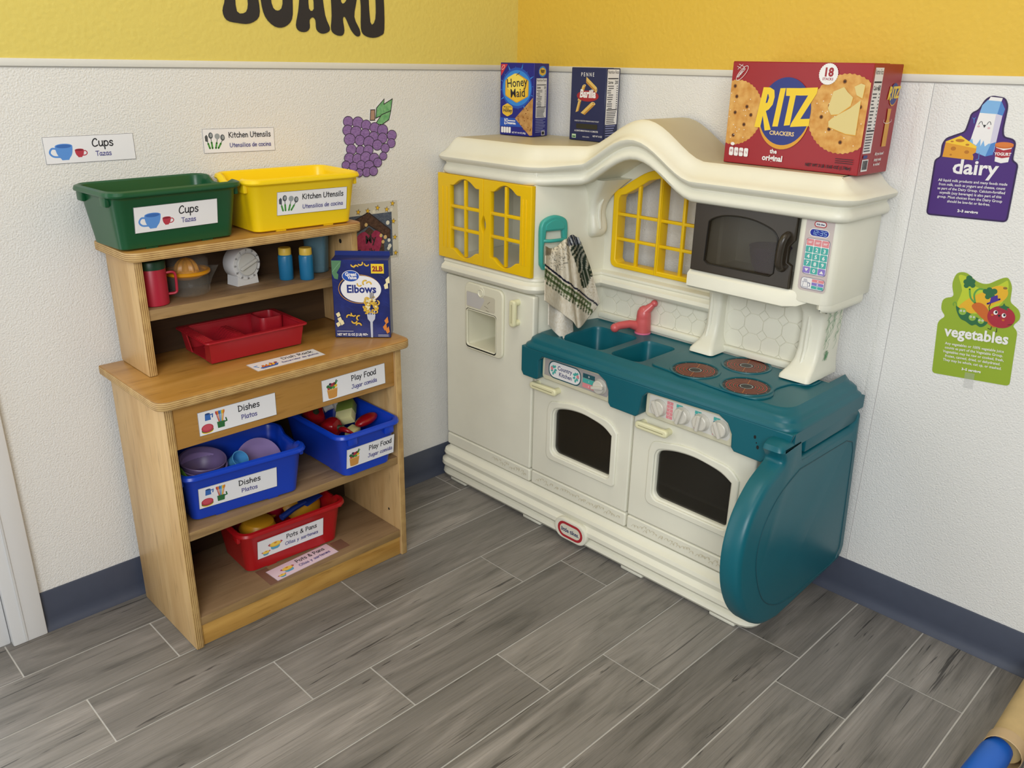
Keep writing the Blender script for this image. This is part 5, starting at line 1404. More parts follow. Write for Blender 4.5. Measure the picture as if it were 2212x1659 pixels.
# ---- cracker box
cr_red = M('carton_red', '#9b1420', 0.32, var=.0); cr_bl = M('carton_royal_blue', '#20307f', 0.35); cr_yl = M('carton_yellow', '#f0cc2a', 0.35); cr_gold = M('carton_gold', '#d99a26', 0.35)
biscuit = M('biscuit', '#c98a3a', 0.5, col2='#dfae62', vscale=55); bis_d = M('biscuit_brown', '#8a5220', 0.5); cheese = M('cheese_print', '#dcc988', 0.5); hole_p = M('biscuit_hole', '#3a2412', 0.6)
def cracker(a, cx, cz, r, x0, x1):
    n = 46; pts = []
    for k in range(n * 2):
        t = pi * k / n; rr = r * (1 + (.028 if k % 2 else 0)); pts.append((min(max(cx + rr * cos(t), x0), x1), cz + rr * sin(t)))
    a.poly(pts, biscuit)
    for dx, dz in ((0, 0), (-.42, .2), (.42, .2), (0, .5), (-.35, -.4), (.38, -.36), (.02, -.72), (-.1, .82), (.6, -.05), (-.62, -.1)):
        x = cx + dx * r; 
        if x0 + .004 < x < x1 - .004: a.ell(x, cz + dz * r, .0042, .0042, bis_d); a.ell(x, cz + dz * r, .0024, .0024, hole_p)
    r_ = random.Random(int(cx * 1e4) & 255)
    for k in range(26):
        t = r_.random() * 6.3; q = sqrt(r_.random()) * r * .9; x = cx + q * cos(t)
        if x0 + .002 < x < x1 - .002: a.ell(x, cz + q * sin(t), .0011, .0011, M('salt', '#f3ead6', 0.5), n=8)
def logo_ritz(a, x, z, s, xs=1.0):
    # R I T Z in chunky leaning capitals, s = letter height
    a.ell(x + s * xs * 1.03, z + s * .33, s * .70, s * .80, cr_gold, n=44); a.ell(x + s * xs * 1.03, z + s * .43, s * .70, s * .80, cr_bl, n=44)
    L_ = [[(.0, .02), (.18, .98), (.38, .98), (.22, .02)], [(.18, .98), (.42, .98), (.58, .92), (.62, .76), (.58, .58), (.46, .46), (.36, .42), (.62, -.02), (.40, -.05), (.24, .38), (.29, .60), (.38, .62), (.42, .74), (.38, .82), (.30, .82), (.22, .80)],
          [(.66, .06), (.79, .97), (.98, .98), (.86, .07)], [(1.0, .98), (1.02, .80), (1.16, .80), (1.07, .10), (1.28, .12), (1.36, .82), (1.52, .82), (1.56, .99)], [(1.50, .99), (1.52, .82), (1.78, .83), (1.32, .16), (1.30, .08), (1.94, .13), (1.94, .30), (1.62, .28), (2.06, .88), (2.08, 1.02)]]
    for l in L_: a.poly([(x + p[0] * s * xs, z + p[1] * s) for p in l], cr_yl)
def ritz_front(a, w, h):
    cracker(a, .0175, .107, .0665, .001, w); cracker(a, .267, .116, .075, 0, w - .001)
    for pts in ([(420, 150), (445, 140), (455, 152), (470, 165), (467, 185), (440, 205), (422, 206), (412, 190)], [(425, 215), (440, 206), (468, 190), (490, 172), (490, 255), (465, 252), (420, 235), (418, 222)], [(470, 140), (485, 133), (495, 137), (493, 168), (478, 160)]):
        pp = [((X - 136) * .000842, (330 + (X - 113) * .0616 - Y) * .000794) for X, Y in pts]; pp = [(min(p[0], w - .002), p[1]) for p in pp]
        a.poly([(min(p[0] + .001, w - .0015), p[1] - .0018) for p in pp], cr_gold); a.poly(pp, cheese)
    logo_ritz(a, .070, .078, .085, .765); a.text('CRACKERS', .137, .0665, .0118, M('carton_pale_gold', '#e8c98a', 0.4), .0003, 'CENTER', 1.0)
    a.text('the', .123, .0285, .0125, WHT, .0004, 'CENTER'); a.text('original', .122, .0130, .0165, WHT, .0006, 'CENTER', 1.0)
    n = 30; a.poly([(.2235 + (.0208 if k % 2 else .0196) * cos(pi * k / n), .1945 + (.0208 if k % 2 else .0196) * sin(pi * k / n) - .004) for k in range(2 * n)], WHT)
    a.text('18', .2232, .1865, .0225, cr_red, .0010, 'CENTER', .95); a.text('STACKS', .2235, .179, .0065, cr_red, .0002, 'CENTER')
    a.line(ellipse(.026, h * .89, .019, .0068, 24, .85), .0009, WHT, True); a.text('NABISCO', .0165, h * .89 - .0100, .0066, WHT, .0002, 'LEFT', .9, rot=.83)
    a.line([(.014, h * .925), (.026, h * .975)], .0008, WHT); a.line([(.012, h * .955), (.022, h * .935)], .0008, WHT); a.line([(.016, h * .975), (.030, h * .95)], .0008, WHT)
    for k in range(4): a.rr(.014 + k * .0125, .016, .0245 + k * .0125, .034, .003, WHT); a.text(['80', '1.5g', '130mg', '1g'][k], .0193 + k * .0125, .024, .006 if k else .008, cr_red, .0001, 'CENTER', .7)
    a.ell(.021, .041, .005, .0035, WHT); a.text('NET WT 3 LB 13.65 OZ (1.74kg)', w - .015, .010, .0085, K_, .0003, 'RIGHT', .85)
    for k in range(3): a.line([(w - .05, .030 - k * .004), (w - .012, .030 - k * .004)], .0012, K_, cap=False)
def ritz_side(a, d, h):
    nutrition(a, .008, .044, h * .20, h * .965, '80')
    a.rect(.010, h * .035, .038, h * .145, WHT)
    for k in range(14): a.rect(.013 + k * .0016, h * .05, .0138 + k * .0016 + .0005 * (k % 3), h * .135, K_)
    a.rr(.012, h * .155, .030, h * .185, .001, cr_bl)
    logo_ritz(a, .078, h * .68, .026); a.rect(.086, h * .25, .106, h * .47, cr_gold); a.poly([(.086, h * .47), (.106, h * .47), (.102, h * .50), (.104, h * .60), (.088, h * .60), (.090, h * .50)], cr_gold)
    a.line([(q.x, q.y) for q in catmull([(.078, h * .50), (.080, h * .475), (.096, h * .465), (.112, h * .48), (.113, h * .50)], n=4)], .001, WHT)
    for k, s in enumerate(('did you know?', 'simply twist', 'to reclose!')): a.text(s, .062, h * .175 - k * .0095 - .002 * (k > 0), .0085, WHT, .0002, xs=.8)
z_ = 1.0265
box = carton('cracker_box', 'large red cracker carton with yellow letters on the right end of the play kitchen', .314, .132, .2115, cr_red, ritz_front, ritz_side)
place(box, (-.142, -.810, z_ + .001), radians(-91.1))
# ---- graham cracker box
hm_b = M('carton_deep_blue', '#161a80', 0.32); hm_l = M('carton_sky_blue', '#2f86d8', 0.35); hm_m = M('carton_mid_blue', '#1b4fb4', 0.35); hm_y = M('carton_honey', '#e8bc33', 0.35); hm_y2 = M('carton_light_honey', '#f3da5c', 0.35); hm_g = M('graham', '#a8763c', 0.55, col2='#c79a5c', vscale=70)
def hexa(a, x, z, w, h, mat): a.poly(round_poly([(x, z + h), (x + w, z + h * .52), (x + w, z - h * .52), (x, z - h), (x - w, z - h * .52), (x - w, z + h * .52)], .004, 3), mat)
def honey_front(a, w, h):
    cx, cz = w * .50, h * .66
    for k in range(16):
        t = 2 * pi * k / 16 + .1; l = h * (.36 if k % 2 else .30); e0 = (cx + l * cos(t), cz + l * sin(t)); e0 = (min(max(e0[0], .001), w - .001), min(e0[1], h - .001))
        a.poly([(cx + .01 * cos(t + 1.57), cz + .01 * sin(t + 1.57)), e0, (cx + .01 * cos(t - 1.57), cz + .01 * sin(t - 1.57))], hm_l)
    a.ell(cx, cz, w * .45, h * .28, hm_m, n=36); a.ell(cx, cz, w * .42, h * .245, hm_l, n=36)
    hexa(a, cx, cz, w * .345, h * .205, M('carton_amber', '#d09a20', 0.35)); hexa(a, cx, cz, w * .325, h * .192, hm_y); hexa(a, cx - .006, cz + .012, w * .24, h * .14, hm_y2)
    a.text('Honey', cx + .001, cz + .004, .032, K_, .0004, 'CENTER', .82, rot=.10); a.text('Maid', cx + .004, cz - .023, .032, K_, .0004, 'CENTER', .84, rot=.08)
    for q in ((cx - .002, cz + .033), (cx + .004, cz + .036)): a.line([(q[0], q[1]), (q[0] + .004, q[1] + .004)], .0018, K_)
    a.poly([(.003, h - .003), (.026, h - .003), (.003, h - .034)], M('carton_coral_red', '#c8323e', 0.4)); a.line(ellipse(.010, h - .012, .007, .0035, 16, .9), .0008, WHT, True)
    hexa(a, w * .23, h * .355, w * .155, h * .095, hm_y); a.text('MADE WITH', w * .235, h * .385, .0062, K_, .0001, 'CENTER', .8); a.text('REAL', w * .235, h * .362, .0062, K_, .0001, 'CENTER', .8); a.text('Honey', w * .235, h * .325, .0135, K_, .0004, 'CENTER', .85)
    a.rect(.001, h * .125, w - .001, h * .245, hm_m); a.text('NO', .016, h * .185, .014, WHT, .0003, xs=.6); 
    for k in range(2): a.line([(.028, h * .205 - k * .006), (.055, h * .205 - k * .006)], .0026, WHT, cap=False)
    a.text('8g of Whole Grain', .016, h * .155, .0072, WHT, .0002, xs=.75)
    a.poly([(w * .46, h * .24), (w - .002, h * .54), (w - .002, h * .02), (w * .90, h * .012)], hm_g)
    r_ = random.Random(9)
    for k in range(22):
        x = w * (.55 + .42 * r_.random()); z = h * (.06 + .42 * r_.random())
        if z < h * .24 + (x - w * .46) * 1.05 and z > h * .24 - (x - w * .46) * 1.0: a.ell(x, z, .0022, .0016, bis_d)
    for k in range(4): a.rr(.006 + k * .0088, .006, .0135 + k * .0088, .022, .002, WHT)
    a.text('NET WT 14.4 OZ (408g)', .044, .006, .0062, WHT, .0001, xs=.75)
def honey_side(a, d, h):
    a.ell(d * .55, h * .89, d * .26, h * .075, hm_l); hexa(a, d * .55, h * .89, d * .22, h * .058, hm_y); a.text('Honey', d * .55, h * .893, .009, K_, .0003, 'CENTER', .8); a.text('Maid', d * .55, h * .872, .009, K_, .0003, 'CENTER', .8)
    nutrition(a, .010, d - .010, h * .26, h * .80, '130')
    r_ = random.Random(8)
    for k in range(9): a.line([(.009, h * .24 - k * .0042), (d - .012 - .012 * r_.random(), h * .24 - k * .0042)], .0014, M('carton_text_pale', '#9aa0d8', 0.5), cap=False)
    a.rect(d * .55, h * .012, d * .78, h * .075, WHT); a.rect(d * .58, h * .02, d * .75, h * .066, K_)
hb = carton('graham_box', 'blue graham cracker carton with a yellow hexagon, standing in the corner on the play kitchen', .1165, .069, .1905, hm_b, honey_front, honey_side)
place(hb, (-.1345, -.0705, 1.0368), radians(-81.8))
# ---- penne box
pn = M('carton_navy', '#1c2450', 0.32); pn_red = M('carton_oval_red', '#a01f28', 0.35); pasta = M('pasta_print', '#dcb964', 0.45); pasta_d = M('pasta_shade_print', '#b98536', 0.45)
def penne(a, x, z, l, r, t):
    c, s = cos(t), sin(t); P_ = lambda u, v: (x + u * c - v * s, z + u * s + v * c)
    a.poly([P_(-l - r * .5, r), P_(l - r * .5, r), P_(l + r * .8, -r), P_(-l + r * .8, -r)], pasta); a.poly([P_(-l + r * .2, -r * .2), P_(l + r * .3, -r * .2), P_(l + r * .8, -r), P_(-l + r * .8, -r)], pasta_d)
    a.ell(*P_(l + r * .1, 0), r * 1.05, r * .5, M('pasta_light_print', '#ecd690', 0.45), rot=t - .95); a.ell(*P_(l + r * .1, 0), r * .7, r * .3, pasta_d, rot=t - .95)
def penne_front(a, w, h):
    a.text('PENNE', w * .47, h * .885, .0135, WHT, .0001, 'CENTER', .75, spacing=1.6)
    penne(a, w * .58, h * .775, .021, .0062, -.62); penne(a, w * .32, h * .655, .020, .005, 1.2); penne(a, w * .24, h * .47, .014, .0045, 1.3); penne(a, w * .52, h * .445, .022, .0062, .68)
    a.ell(w * .50, h * .62, w * .315, h * .075, pn_red, n=40); a.text('Barilla', w * .495, h * .60, .0275, WHT, .001, 'CENTER', .78, shear=.12); a.text('DAL 1877', w * .5, h * .660, .0046, WHT, .0001, 'CENTER')
    a.text('CAREFULLY SELECTED PREMIUM DURUM WHEAT', w * .5, h * .265, .0048, WHT, 0, 'CENTER', .78); a.rr(w * .20, h * .165, w * .82, h * .235, .002, M('window_dark_pasta', '#2a2818', 0.4))
    a.text('AL DENTE PERFECTION IN 11-12 MINUTES', w * .5, h * .125, .0056, WHT, .0001, 'CENTER', .75); a.rect(w * .085, h * .03, w * .205, h * .085, M('print_pale_green', '#b9cfae', 0.5)); a.rect(w * .10, h * .04, w * .19, h * .06, c_dgreen)
    a.text('NON GMO', w * .5, h * .045, .0045, WHT, 0, 'CENTER'); a.text('NET WT 16 OZ', w * .70, h * .062, .006, WHT, .0001, xs=.75)
def penne_side(a, d, h):
    nutrition(a, .005, d - .005, h * .24, h * .985, '200')
    for k in range(6): a.line([(.006, h * .22 - k * .006), (d - .012 - .004 * (k % 3), h * .22 - k * .006)], .0018, M('carton_text_pale', '#9aa0d8', 0.5), cap=False)
pb = carton('penne_box', 'navy penne pasta carton with a red oval, standing behind the arch of the play kitchen', .115, .0595, .1825, pn, penne_front, penne_side)
place(pb, (-.083, -.289, 1.0365), radians(-87.6))
# ---- elbow macaroni box
el = M('carton_elbow_blue', '#1d2a74', 0.3, col2='#141e58', vscale=30, stretch=(1, 1, 1)); el_l = M('carton_elbow_bright', '#1b4fae', 0.35); el_y = M('elbow_pasta_print', '#e6bd3e', 0.45); el_p = M('elbow_pale_print', '#ecdfae', 0.45); ins = M('carton_inner_blue', '#25357f', 0.45)
def elbow(a, x, z, r, t):
    pts = [(x + r * cos(t + q), z + r * sin(t + q)) for q in [2.6 * k / 8 for k in range(9)]]; a.line(pts, r * .62, M('elbow_edge_print', '#b98a1e', 0.45)); a.line(pts, r * .48, el_y)
def elbows_front(a, w, h):
    r_ = random.Random(12); st = M('carton_elbow_streak', '#2c3d8f', 0.4)
    for k in range(70):
        x = r_.random() * w * .92; z = .01 + r_.random() * (h - .03); l = .006 + r_.random() * .012; a.line([(x, z), (min(x + l, w - .001), z - l * .55)], .0005, st, cap=False)
    a.poly([(.001, h - .001), (.024, h - .001), (.021, h - .016), (.012, h - .030), (.016, h - .034), (.014, h - .046), (.006, h - .044), (.001, h - .032)], M('basil_print', '#4f7f58', 0.45)); a.line([(.002, h - .028), (.020, h - .006)], .0009, M('basil_vein_print', '#7fa883', 0.5))
    for x, z, r, t in ((.052, h - .010, .0055, 3.4), (.068, h - .006, .0055, 3.9), (.083, h - .008, .005, 3.2), (.058, h - .017, .005, .5)): elbow(a, x, z, r, t)
    a.rect(w - .041, h - .031, w - .011, h - .008, cr_yl); a.text('2LB', w - .026, h - .0255, .0165, M('carton_brick', '#8e1f1f', 0.4), .0008, 'CENTER', .95)
    a.line(ellipse(.064, h * .635, .0495, .0345, 44), .0013, cr_gold, True); a.ell(.067, h * .635, .0475, .0325, WHT, n=44)
    a.ell(.0445, h * .800, .0205, .0140, WHT, n=32); a.ell(.0445, h * .800, .0192, .0128, el_l, n=32); a.text('Great', .0445, h * .803, .0118, WHT, .0005, 'CENTER', .95); a.text('Value', .0475, h * .763, .0105, WHT, .0005, 'CENTER', .9)
    a.text('Elbows', .068, h * .59, .0265, cr_bl, .0009, 'CENTER', .92)
    for x, z, r, t in ((.064, h * .70, .0050, 3.0), (.078, h * .715, .0060, 1.2), (.086, h * .70, .0055, .1)): elbow(a, x, z, r, t)
    # fork lifting pasta
    fk = M('fork_print', '#c3c7d2', 0.4)
    a.poly([(.086, .001), (.0905, .001), (.0915, .040), (.097, .047), (.0985, .058), (.0785, .058), (.080, .047), (.0855, .040)], fk)
    for k in range(4): a.rect(.0792 + k * .0052, .056, .0822 + k * .0052, .070, fk)
    for k in range(34):
        t = r_.random() * 6.3; q = sqrt(r_.random()); elbow(a, .089 + q * .0165 * cos(t), .081 + q * .022 * sin(t), .0045 + .001 * r_.random(), r_.random() * 6)
    for k in range(12):
        t = r_.random() * 6.3; q = sqrt(r_.random()); a.ell(.089 + q * .014 * cos(t), .083 + q * .02 * sin(t), .0028, .0022, el_p, rot=t)
    for k in range(3): a.rect(.0875 + k * .0035, .098, .0895 + k * .0035, .113, M('fork_shade_print', '#6f6a70', 0.4))
    for x, z, r, t in ((.036, .052, .0055, .6), (.047, .060, .0055, 2.9), (.048, .043, .006, 3.4), (.060, .050, .0058, 1.5), (.058, .031, .006, .2)): elbow(a, x, z, r, t)
    for x, z in ((.005, .060), (.008, .048), (.013, .040), (.004, .036)): a.poly([(x, z), (x + .008, z + .005), (x + .011, z - .004), (x + .004, z - .009)], el_p)
    for x, z in ((w - .010, .044), (w - .014, .028), (w - .008, .020)): a.poly([(x - .004, z), (x + .004, z + .010), (x + .006, z - .004), (x, z - .009)], c_or)
    for x, z in ((w - .012, h - .058), (w - .008, h - .045)): a.poly([(x, z), (x + .009, z + .008), (x + .010, z - .008), (x + .002, z - .010)], el_p)
    a.text('NET WT 32 OZ (2 LB) 907g', .006, .006, .0082, WHT, .0003, xs=.75); a.line([(.006, .017), (.045, .017)], .0008, WHT, cap=False)
    for k in range(2): a.line([(w - .030, .008 - k * .003), (w - .005, .008 - k * .003)], .0008, WHT, cap=False)
eb = carton('elbow_macaroni_box', 'blue elbow macaroni carton with a white oval, standing on the hutch countertop', .1335, .0565, .1895, el, elbows_front, None)
mb = MB(); mb.loft([[(.001, .052, .1895), (.1325, .052, .1895), (.1325, .0555, .1895), (.001, .0555, .1895)], [(.002, .050, .2005), (.1315, .050, .2005), (.1315, .0515, .2005), (.002, .0515, .2005)]], ins); mb.build('back_flap', eb)
place(eb, (-.7950, -.1950, .6015), radians(-42.5))

# ================================================================== wall cards, posters and cut-outs on the left wall
o = card('word_card', 'cups', rot_frame(fr((-1.311, -.0002, 1.0235), YL), .004)); tag(o, 'white card reading Cups Tazas taped to the wall above the green bin', 'card')
o = card('word_card', 'utensils', rot_frame(fr((-.983, -.0002, 1.0265), YL), -.014)); tag(o, 'white card reading Kitchen Utensils taped to the wall above the yellow bin', 'card')
# grape drawing
gp = M('grape_crayon', '#7d5a98', 0.6, col2='#9a7ab4', vscale=160, stretch=(1, 1, 3)); gk = M('marker_black', '#241f26', 0.6); gl_ = M('leaf_crayon', '#5fa268', 0.6, col2='#86be88', vscale=120); gs = M('stem_crayon', '#b08d78', 0.6)
G = lambda u, v: (-.6155 + (u - 738) / 110 * .160, 1.0855 - (v - 260) / 112 * .131)
mb = MB(); f = fr((0, -.0002, 0), YL)
sil = catmull([G(*p) for p in ((741, 256), (752, 252), (770, 255), (790, 262), (797, 254), (799, 238), (807, 237), (812, 243), (812, 232), (826, 217), (829, 221), (846, 218), (846, 240), (842, 262), (815, 274), (836, 283), (852, 295), (849, 310), (848, 322), (836, 332), (828, 346), (818, 360), (806, 376), (796, 382), (780, 383), (772, 378), (750, 365), (734, 354), (742, 338), (740, 322), (747, 306), (740, 290))], True, n=3)
mb.plate([(p.x, p.y) for p in sil], [], .0002, .0007, M('drawing_paper', '#e8e6ea', 0.6), f)
a = Art(mb, f, base=.0008)
leaf1 = [G(*p) for p in ((809, 258), (812, 236), (829, 218), (828, 229), (847, 218), (843, 243), (828, 250))]; leaf2 = [G(*p) for p in ((808, 270), (822, 251), (843, 243), (838, 262), (822, 272))]
for l in (leaf1, leaf2): a.poly(l, gl_); a.line(l, .0022, gk, True)
st_ = [G(*p) for p in ((797, 262), (799, 240), (808, 240), (807, 262))]; a.poly(st_, gs); a.line(st_, .0020, gk, True)
gr = [(751, 263, 10), (771, 266, 11), (788, 272, 10), (806, 278, 10), (749, 281, 10), (766, 285, 11), (785, 290, 10), (803, 297, 10), (823, 284, 11), (843, 296, 10), (752, 300, 11), (773, 303, 10), (792, 308, 11), (822, 301, 10), (841, 313, 9), (754, 321, 10), (773, 324, 9), (790, 325, 10), (810, 315, 10), (827, 323, 9), (749, 339, 10), (766, 342, 10), (784, 340, 11), (802, 343, 10), (822, 340, 8), (741, 353, 8), (757, 358, 9), (773, 356, 9), (790, 358, 10), (809, 353, 9), (784, 372, 9), (799, 371, 9), (768, 372, 8)]
for x, y, r in gr:
    c = G(x, y); a.ell(c[0], c[1], r * .00160, r * .00140, gk, n=22); a.ell(c[0], c[1], r * .00160 - .0016, r * .00140 - .0016, gp, n=22)
o = mb.build('grape_drawing', loc=(-.53, 0, 1.02)); tag(o, 'purple crayon grape bunch cut out of paper on the wall', 'drawing')
# my family picture on clear laminate
mb = MB(); f = fr((-.638, -.0002, .716), YL)
mb.plate(rrect(0, .002, .186, .158, .004), [], .0002, .0008, M('laminate_sheet', '#cfccc0', 0.25), f); a = Art(mb, f, base=.0009)
bg = M('ink_blue_grey', '#65707f', 0.6, col2='#2f3a55', vscale=220, stretch=(1, 1, 4)); br = M('ink_brown', '#3b241e', 0.6, col2='#5d4236', vscale=180); mag = M('heart_crimson', '#8d1f48', 0.6, col2='#a8325c', vscale=90); dots = M('gold_dots', '#d8b87c', 0.5); wd = M('white_dots', '#e3e0d2', 0.5)
a.rect(.0, .008, .166, .128, bg); a.poly([(.0, .058), (.0, .10), (.090, .134), (.160, .080), (.158, .055), (.090, .100), (.03, .075)], br); a.line([(.0, .10), (.090, .134), (.160, .080), (.158, .055), (.090, .100), (.03, .075)], .003, gk); a.poly([(.055, .008), (.060, .075), (.090, .095), (.136, .060), (.138, .008)], br)
a.poly([(p.x, p.y) for p in catmull([(.078, .008), (.045, .045), (.052, .075), (.075, .084), (.092, .072), (.110, .084), (.130, .070), (.126, .040), (.108, .012)], True, n=4)], mag)
a.text('My', .076, .052, .030, gk, .0008, xs=.95); a.text('Family', .050, .020, .026, gk, .0006, xs=.85)
for x, y, r, m_ in ((.081, .102, .005, dots), (.128, .068, .005, dots), (.142, .062, .0055, dots), (.134, .050, .005, dots), (.152, .100, .006, wd), (.154, .052, .005, wd), (.156, .036, .006, wd), (.152, .030, .005, wd), (.108, .134, .005, wd), (.166, .134, .005, wd)): a.ell(x, y, r, r, m_, n=16)
for x, y in ((.058, .138), (.088, .138), (.120, .143), (.150, .136), (.170, .150), (.171, .102), (.174, .058), (.175, .014), (.143, .004)):
    pts = [(x + (.008 if k % 2 == 0 else .0032) * sin(pi * k / 5 + .2), y + (.008 if k % 2 == 0 else .0032) * cos(pi * k / 5 + .2)) for k in range(10)]; a.poly(pts, c_yel); a.line(pts, .0009, gk, True)
o = mb.build('family_picture', loc=(-.545, 0, .79)); tag(o, 'laminated house drawing with stars reading My Family on the wall beside the hutch', 'picture')

# ---- black paper letters
blk_m = M('black_paper', '#2a2729', 0.7)
def letter(name, label, pts, holes=(), n=3):
    P_ = lambda p: (-.906 + (p[0] - 480) * .001234, 1.326 - (p[1] - 20) * .00124 + .0000)
    o_ = [(q.x, q.y) for q in catmull([P_(p) for p in pts], True, n=n)]; hs = [[(q.x, q.y) for q in catmull([P_(p) for p in h], True, n=n)] for h in holes]
    mb = MB(); mb.plate(o_, hs, .0005, .0020, blk_m, fr((0, 0, 0), YL)); c = P_(pts[0])
    tag(mb.build(name, loc=(c[0], 0, c[1])), label, 'letter', 'black paper letters spelling BOARD on the yellow wall')
letter('letter_cutout', 'black paper letter B, first of the word BOARD', [(480, 22), (486, 37), (505, 41), (530, 41), (550, 28), (551, 0), (545, -28), (550, -50), (545, -85), (515, -98), (490, -92), (488, -50), (487, 0)], [[(507, 22), (525, 22), (530, 2), (520, -16), (508, -14)], [(510, -40), (524, -42), (526, -64), (512, -66)]])
letter('letter_cutout', 'black paper letter O, second of the word BOARD', [(556, 0), (562, 28), (580, 44), (600, 44), (617, 30), (621, 0), (622, -45), (612, -80), (590, -92), (566, -80), (556, -45)], [[(577, 5), (588, 17), (600, 5), (600, -45), (590, -62), (578, -48)]])
letter('letter_cutout', 'black paper letter A, third of the word BOARD', [(625, 40), (631, 50), (645, 51), (654, 44), (655, 30), (662, 25), (668, 30), (669, 46), (680, 53), (694, 50), (699, 42), (690, 20), (684, -30), (672, -75), (655, -82), (643, -70), (638, -20), (632, 15)], [[(655, 10), (666, 10), (664, -25), (657, -25)]])
letter('letter_cutout', 'black paper letter R, fourth of the word BOARD', [(702, 45), (712, 54), (726, 55), (732, 46), (730, 25), (736, 22), (748, 44), (760, 55), (769, 53), (768, 42), (757, 20), (764, -10), (768, -40), (758, -72), (730, -80), (710, -70), (706, -20), (705, 20)], [[(728, -5), (740, -8), (745, -30), (738, -48), (728, -46)]])
letter('letter_cutout', 'black paper letter D, last of the word BOARD', [(772, 40), (780, 53), (800, 57), (820, 52), (829, 40), (830, -20), (824, -60), (805, -78), (780, -78), (772, -50), (774, 0)], [[(795, 28), (808, 22), (810, -20), (804, -48), (794, -46)]])
letter('letter_cutout', 'black paper letter corner at the far left above the wall panels', [(-30, -20), (-22, 18), (2, 32), (14, 20), (17, 5), (2, -15), (-10, -40)], (), 2)

# ================================================================== food group posters on the right wall
PF = lambda u, v, o: None
def poster(name, label, origin, ang, w, outline, mat, edge_mat, draw):
    f = rot_frame(fr(origin, XR), ang); mb = MB(); mb.plate(outline, [], .0003, .0009, mat, f); draw(Art(mb, f, base=.001))
    o = mb.build(name, loc=origin); return tag(o, label, 'poster')
dp = M('poster_purple', '#4a2a78', 0.35); dpk = M('poster_dark_purple', '#33204f', 0.35); p_sky = M('poster_sky', '#7fb2e2', 0.4); p_blue = M('poster_blue', '#4d83c8', 0.4); p_lil = M('poster_lilac', '#cfcbe0', 0.4); p_chz = M('poster_cheese', '#f0c636', 0.4); p_chz2 = M('poster_cheese_side', '#dc9a2c', 0.4); p_chz3 = M('poster_cheese_hole', '#b8741f', 0.4); p_or = M('poster_orange', '#c8682a', 0.4); p_rd = M('poster_red', '#a82c3c', 0.4); p_blush = M('poster_blush', '#d8b0b8', 0.5)
# frame: u right (0..0.150), v up (0..0.228), origin at lower left corner of the purple block
dairy_out = round_poly([(q[0], q[1] * .93) for q in [(0, 0), (.1515, 0), (.1515, .118), (.1405, .124), (.1405, .165), (.118, .170), (.1145, .185), (.1155, .232), (.1085, .246), (.0845, .250), (.075, .243), (.066, .222), (.054, .216), (.052, .200), (.048, .178), (.014, .163), (.009, .150), (.010, .124), (0, .118)]], [.008, .008, .012, .006, .01, .006, .006, .01, .006, .008, .006, .008, .006, .006, .006, .008, .004, .006, .010], 4)
def dairy(a):
    a.poly([(.058, .148), (.070, .228), (.0735, .232), (.106, .230), (.110, .222), (.106, .140), (.095, .136), (.062, .140)], WHT)
    a.poly([(.096, .137), (.098, .215), (.110, .222), (.106, .140)], p_lil)
    a.poly([(.0705, .232), (.079, .243), (.103, .241), (.112, .225), (.1, .215), (.0685, .217)], p_sky); a.poly([(.1, .215), (.103, .241), (.112, .225), (.110, .212)], p_blue)
    a.poly([(.080, .242), (.083, .249), (.1045, .2465), (.1035, .240)], WHT)
    a.poly([(.0575, .146), (.058, .160), (.063, .165), (.066, .155), (.072, .152), (.078, .165), (.080, .150), (.084, .162), (.088, .150), (.094, .156), (.098, .156), (.1065, .160), (.105, .134), (.092, .130), (.064, .140)], p_sky); a.poly([(.092, .130), (.098, .156), (.1065, .160), (.105, .134)], p_blue)
    for x in (.0735, .0885): a.line([(q.x, q.y) for q in catmull([(x - .0035, .194), (x - .001, .199), (x + .002, .199), (x + .0035, .194)], n=4)], .0011, K_)
    a.poly([(.078, .1935), (.084, .193), (.081, .187)], K_); a.ell(.0705, .190, .0026, .002, p_blush); a.ell(.0895, .187, .0026, .002, p_blush)
    a.line([(.0615, .196), (.060, .205)], .0015, p_blue); a.line([(.057, .207), (.0605, .204), (.0625, .208)], .0012, p_blue); a.line([(.080, .136), (.081, .124), (.076, .122)], .0014, p_blue)
    a.poly([(.0145, .157), (.041, .170), (.074, .149), (.072, .143), (.0145, .149)], p_chz); a.poly([(.0145, .155), (.074, .145), (.0735, .137), (.0685, .133), (.071, .128), (.071, .121), (.0125, .125)], p_chz2)
    a.ell(.041, .160, .0085, .0032, p_chz3); a.ell(.056, .152, .0036, .002, p_chz3); a.ell(.0265, .1575, .003, .0016, p_chz3); a.ell(.031, .143, .005, .0042, p_chz3); a.ell(.057, .137, .0045, .0036, p_chz3); a.ell(.028, .130, .0022, .002, p_chz3)
    a.poly([(.1085, .152), (.1105, .121), (.122, .118), (.1345, .121), (.1365, .152)], WHT); a.poly([(.1085, .149), (.1095, .131), (.122, .128), (.1355, .131), (.1365, .148), (.1225, .144)], p_rd); a.text('YOGURT', .1225, .1335, .0085, WHT, .0003, 'CENTER', .85)
    a.ell(.1225, .153, .0165, .0055, p_or); a.ell(.1225, .1555, .0165, .005, M('poster_light_orange', '#d67a38', 0.4))
    a.text('dairy', .077, .092, .042, WHT, .0010, 'CENTER', 1.0)
    for k, s in enumerate(('All liquid milk products and many foods made', 'from milk, such as yogurt and cheese, count', 'as part of the Dairy Group. Calcium-fortified', 'soymilk (soy beverage) is also part of this', 'group. Most choices from the Dairy Group', 'should be low-fat or fat-free.')): a.text(s, .0765, .0735 - k * .0088, .0079, WHT, .0001, 'CENTER', .88)
    a.text('2–3 servings', .078, .011, .0078, WHT, .0003, 'CENTER')
